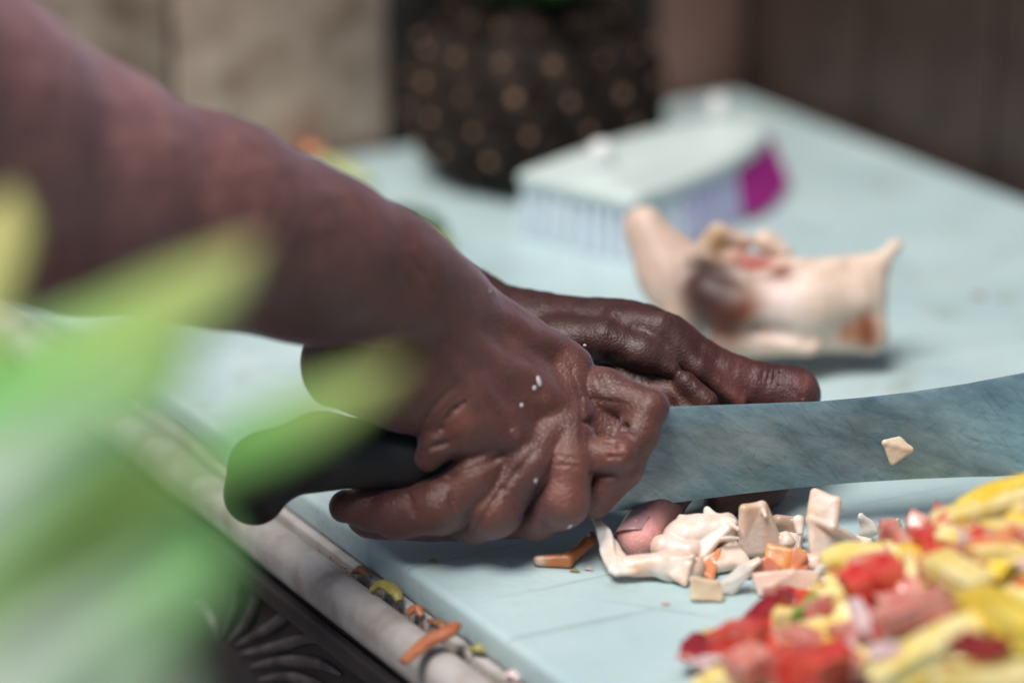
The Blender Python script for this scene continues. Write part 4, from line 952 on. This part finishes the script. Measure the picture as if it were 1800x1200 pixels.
# scraps behind the arm
scrap('green_pepper', [(700, 372, .4), (745, 395, .9), (785, 412, .5)], 1.0, M_dgr, 'dark green pepper slice on the board just behind the wrist', 'pepper', .7)
scrap('lime_wedge', [(735, 415, .3), (765, 425, .5), (795, 430, .3)], .7, M_grn, 'light green lime wedge in front of the dark green slice behind the wrist', 'lime', .7)
scrap('leaf_strip', [(565, 280, .2), (600, 292, .5), (650, 325, .3)], .8, simple('pale yellow green rind', (.46, .50, .24), (.40, .46, .22), 60, .5), 'pale yellow-green rind strip on the board beyond the forearm', 'rind', .4)
scrap('tomato_scrap', [(535, 268, .3), (550, 266, .7), (565, 270, .3)], .7, M_org, 'small orange-red scrap near the wall beyond the forearm', 'tomato', .6)
for i, (x, y) in enumerate(((1720, 520), (1760, 525), (1170, 1060), (1010, 1003), (1035, 1000), (760, 985))):
    scrap('board_fleck', [(x-8, y, .02), (x, y-2, .10), (x+9, y+2, .02)], .12 if i != 0 else .3, [M_crumb, M_olv, M_oni, M_olv, M_oni, M_olv][i],
          ['reddish smear of pulp on the bare board beyond the blade', 'tiny olive fleck beside the reddish smear beyond the blade', 'pale wet fleck on the board below the folded shellfish lobe',
           'thin yellow fleck on the board below the carrot sliver', 'tiny pale fleck beside the thin yellow one below the carrot sliver', 'faint yellow fleck on the board under the curled little finger'][i], 'scrap', flat=.3)

# white flecks stuck to the right hand (on its near surface)
bpy.context.view_layer.update()
dg = bpy.context.evaluated_depsgraph_get()
M_fl = simple('wet white fleck', (.70, .66, .66), (.6, .56, .58), 200, .15, sss=.2)
hits = [(948, 670, 9, 16), (940, 682, 8, 7), (917, 712, 6, 6), (942, 845, 6, 8), (1028, 607, 6, 4), (862, 512, 6, 3), (1002, 925, 8, 12)]
for (x, y, a, b) in hits:
    d = Vector(W(x, y, 100)*K)-cam.location; d.normalize()
    ok, loc, nr, *_ = sc.ray_cast(dg, cam.location, d)
    if not ok: continue
    bm = bmesh.new(); bmesh.ops.create_icosphere(bm, subdivisions=2, radius=1)
    for v in bm.verts: v.co *= 1+.3*noise.noise(v.co*1.7+Vector((x, y, 0)))
    bmesh.ops.scale(bm, vec=(a*.000235*.6, b*.000235*.65, .00028), verts=bm.verts); me = bpy.data.meshes.new('shellfish_fleck'); bm.to_mesh(me); bm.free()
    me.materials.append(M_fl); me.polygons.foreach_set('use_smooth', [True]*len(me.polygons))
    o = bpy.data.objects.new('shellfish_fleck', me); col.objects.link(o); o.location = loc; o.rotation_euler = nr.to_track_quat('Z', 'Y').to_euler()
    tag(o, 'tiny wet white shellfish fleck stuck to the back of the right hand', 'shellfish', 'white flecks stuck to the right hand')

# ------------------------------------------------------------------ foreground plant, very close to the lens
def plant():
    m, n, l, b = mat_new('variegated leaf')
    a = n.new('ShaderNodeAttribute'); a.attribute_name = 'Col'; l.new(a.outputs['Color'], b.inputs['Base Color'])
    b.inputs['Roughness'].default_value = .45
    tr = n.new('ShaderNodeBsdfTranslucent'); l.new(a.outputs['Color'], tr.inputs['Color'])
    mx = n.new('ShaderNodeMixShader'); mx.inputs[0].default_value = .5; out = n['Material Output']
    l.new(b.outputs[0], mx.inputs[1]); l.new(tr.outputs[0], mx.inputs[2]); l.new(mx.outputs[0], out.inputs['Surface'])
    pl = empty('foreground_plant', W(-350, 1700, 60)); tag(pl, 'blurred green and cream variegated strap-leaved plant close in the lower left foreground', 'plant')
    GR = (.36, .86, .26); YG = (.66, .90, .30); PA = (.58, .88, .50); WH = (.84, .93, .86); YE = (.90, .84, .38)
    leaves = [([(-350, 1700, 60), (-250, 1000, 60), (0, 690, 64), (220, 560, 66), (450, 425, 70)], 95, [GR, GR, GR, YG, YE], PA),
              ([(-350, 1700, 60), (-150, 1150, 56), (150, 880, 60), (420, 765, 66), (715, 635, 71)], 68, [PA, PA, YG, GR, YE], YG),
              ([(-350, 1700, 60), (-300, 1100, 56), (-50, 840, 58), (130, 710, 62), (330, 590, 67)], 120, [WH, WH, WH, PA, YG], GR),
              ([(-350, 1700, 60), (-100, 1300, 54), (80, 1120, 57), (230, 1010, 60), (360, 890, 64)], 135, [WH, WH, WH, PA, GR], GR),
              ([(-350, 1700, 60), (-260, 1100, 66), (-110, 700, 70), (-25, 450, 73), (20, 330, 75)], 60, [GR, GR, YG, YE, YE], YG),
              ([(-350, 1700, 60), (-50, 1500, 54), (100, 1330, 56), (200, 1220, 57), (270, 1130, 60)], 100, [WH, WH, WH, WH, PA], PA)]
    for pts, wpx, cols, edge in leaves:
        P = spline([W(*q) for q in pts], 8); D = np.interp(np.linspace(0, 1, len(P)), np.linspace(0, 1, 5), [q[2] for q in pts]); n_ = len(P); V, Fc, C = [], [], []
        cols = np.array(cols)
        for lay in (0, 1):
            for i, p in enumerate(P):
                t = i/(n_-1); tg = P[min(i+1, n_-1)]-P[max(i-1, 0)]; tg /= np.linalg.norm(tg)
                sdv = np.cross(tg, FW+np.array([.25, 0, -.85])); sdv /= np.linalg.norm(sdv); nn = np.cross(sdv, tg)
                wd = 1.0*wpx*D[i]/F*(min(1, t*4+.25))*(1-max(0, (t-.78)/.22)**2.2)+.02
                for s in np.linspace(-1, 1, 7):
                    V.append(p+sdv*wd*s+nn*(.35*wd*s*s-(.05 if lay else 0)))
                    cc = np.array([np.interp(t*4, range(5), cols[:, k]) for k in range(3)]); e = max(0, abs(s)-.45)/.55
                    stripe = .85+.15*math.cos(s*9); C.append((cc*(1-e*.7)+np.array(edge)*e*.7)*stripe)
        for lay in (0, 1):
            o_ = lay*n_*7
            for i in range(n_-1):
                for s in range(6):
                    q = [o_+i*7+s, o_+i*7+s+1, o_+(i+1)*7+s+1, o_+(i+1)*7+s]; Fc.append(q if lay == 0 else q[::-1])
        for i in range(n_-1):
            o_ = n_*7; Fc.append([i*7, (i+1)*7, o_+(i+1)*7, o_+i*7]); Fc.append([i*7+6, o_+i*7+6, o_+(i+1)*7+6, (i+1)*7+6])
        mesh_obj('leaf', V, Fc, m, pl, colors=np.array(C))
plant()
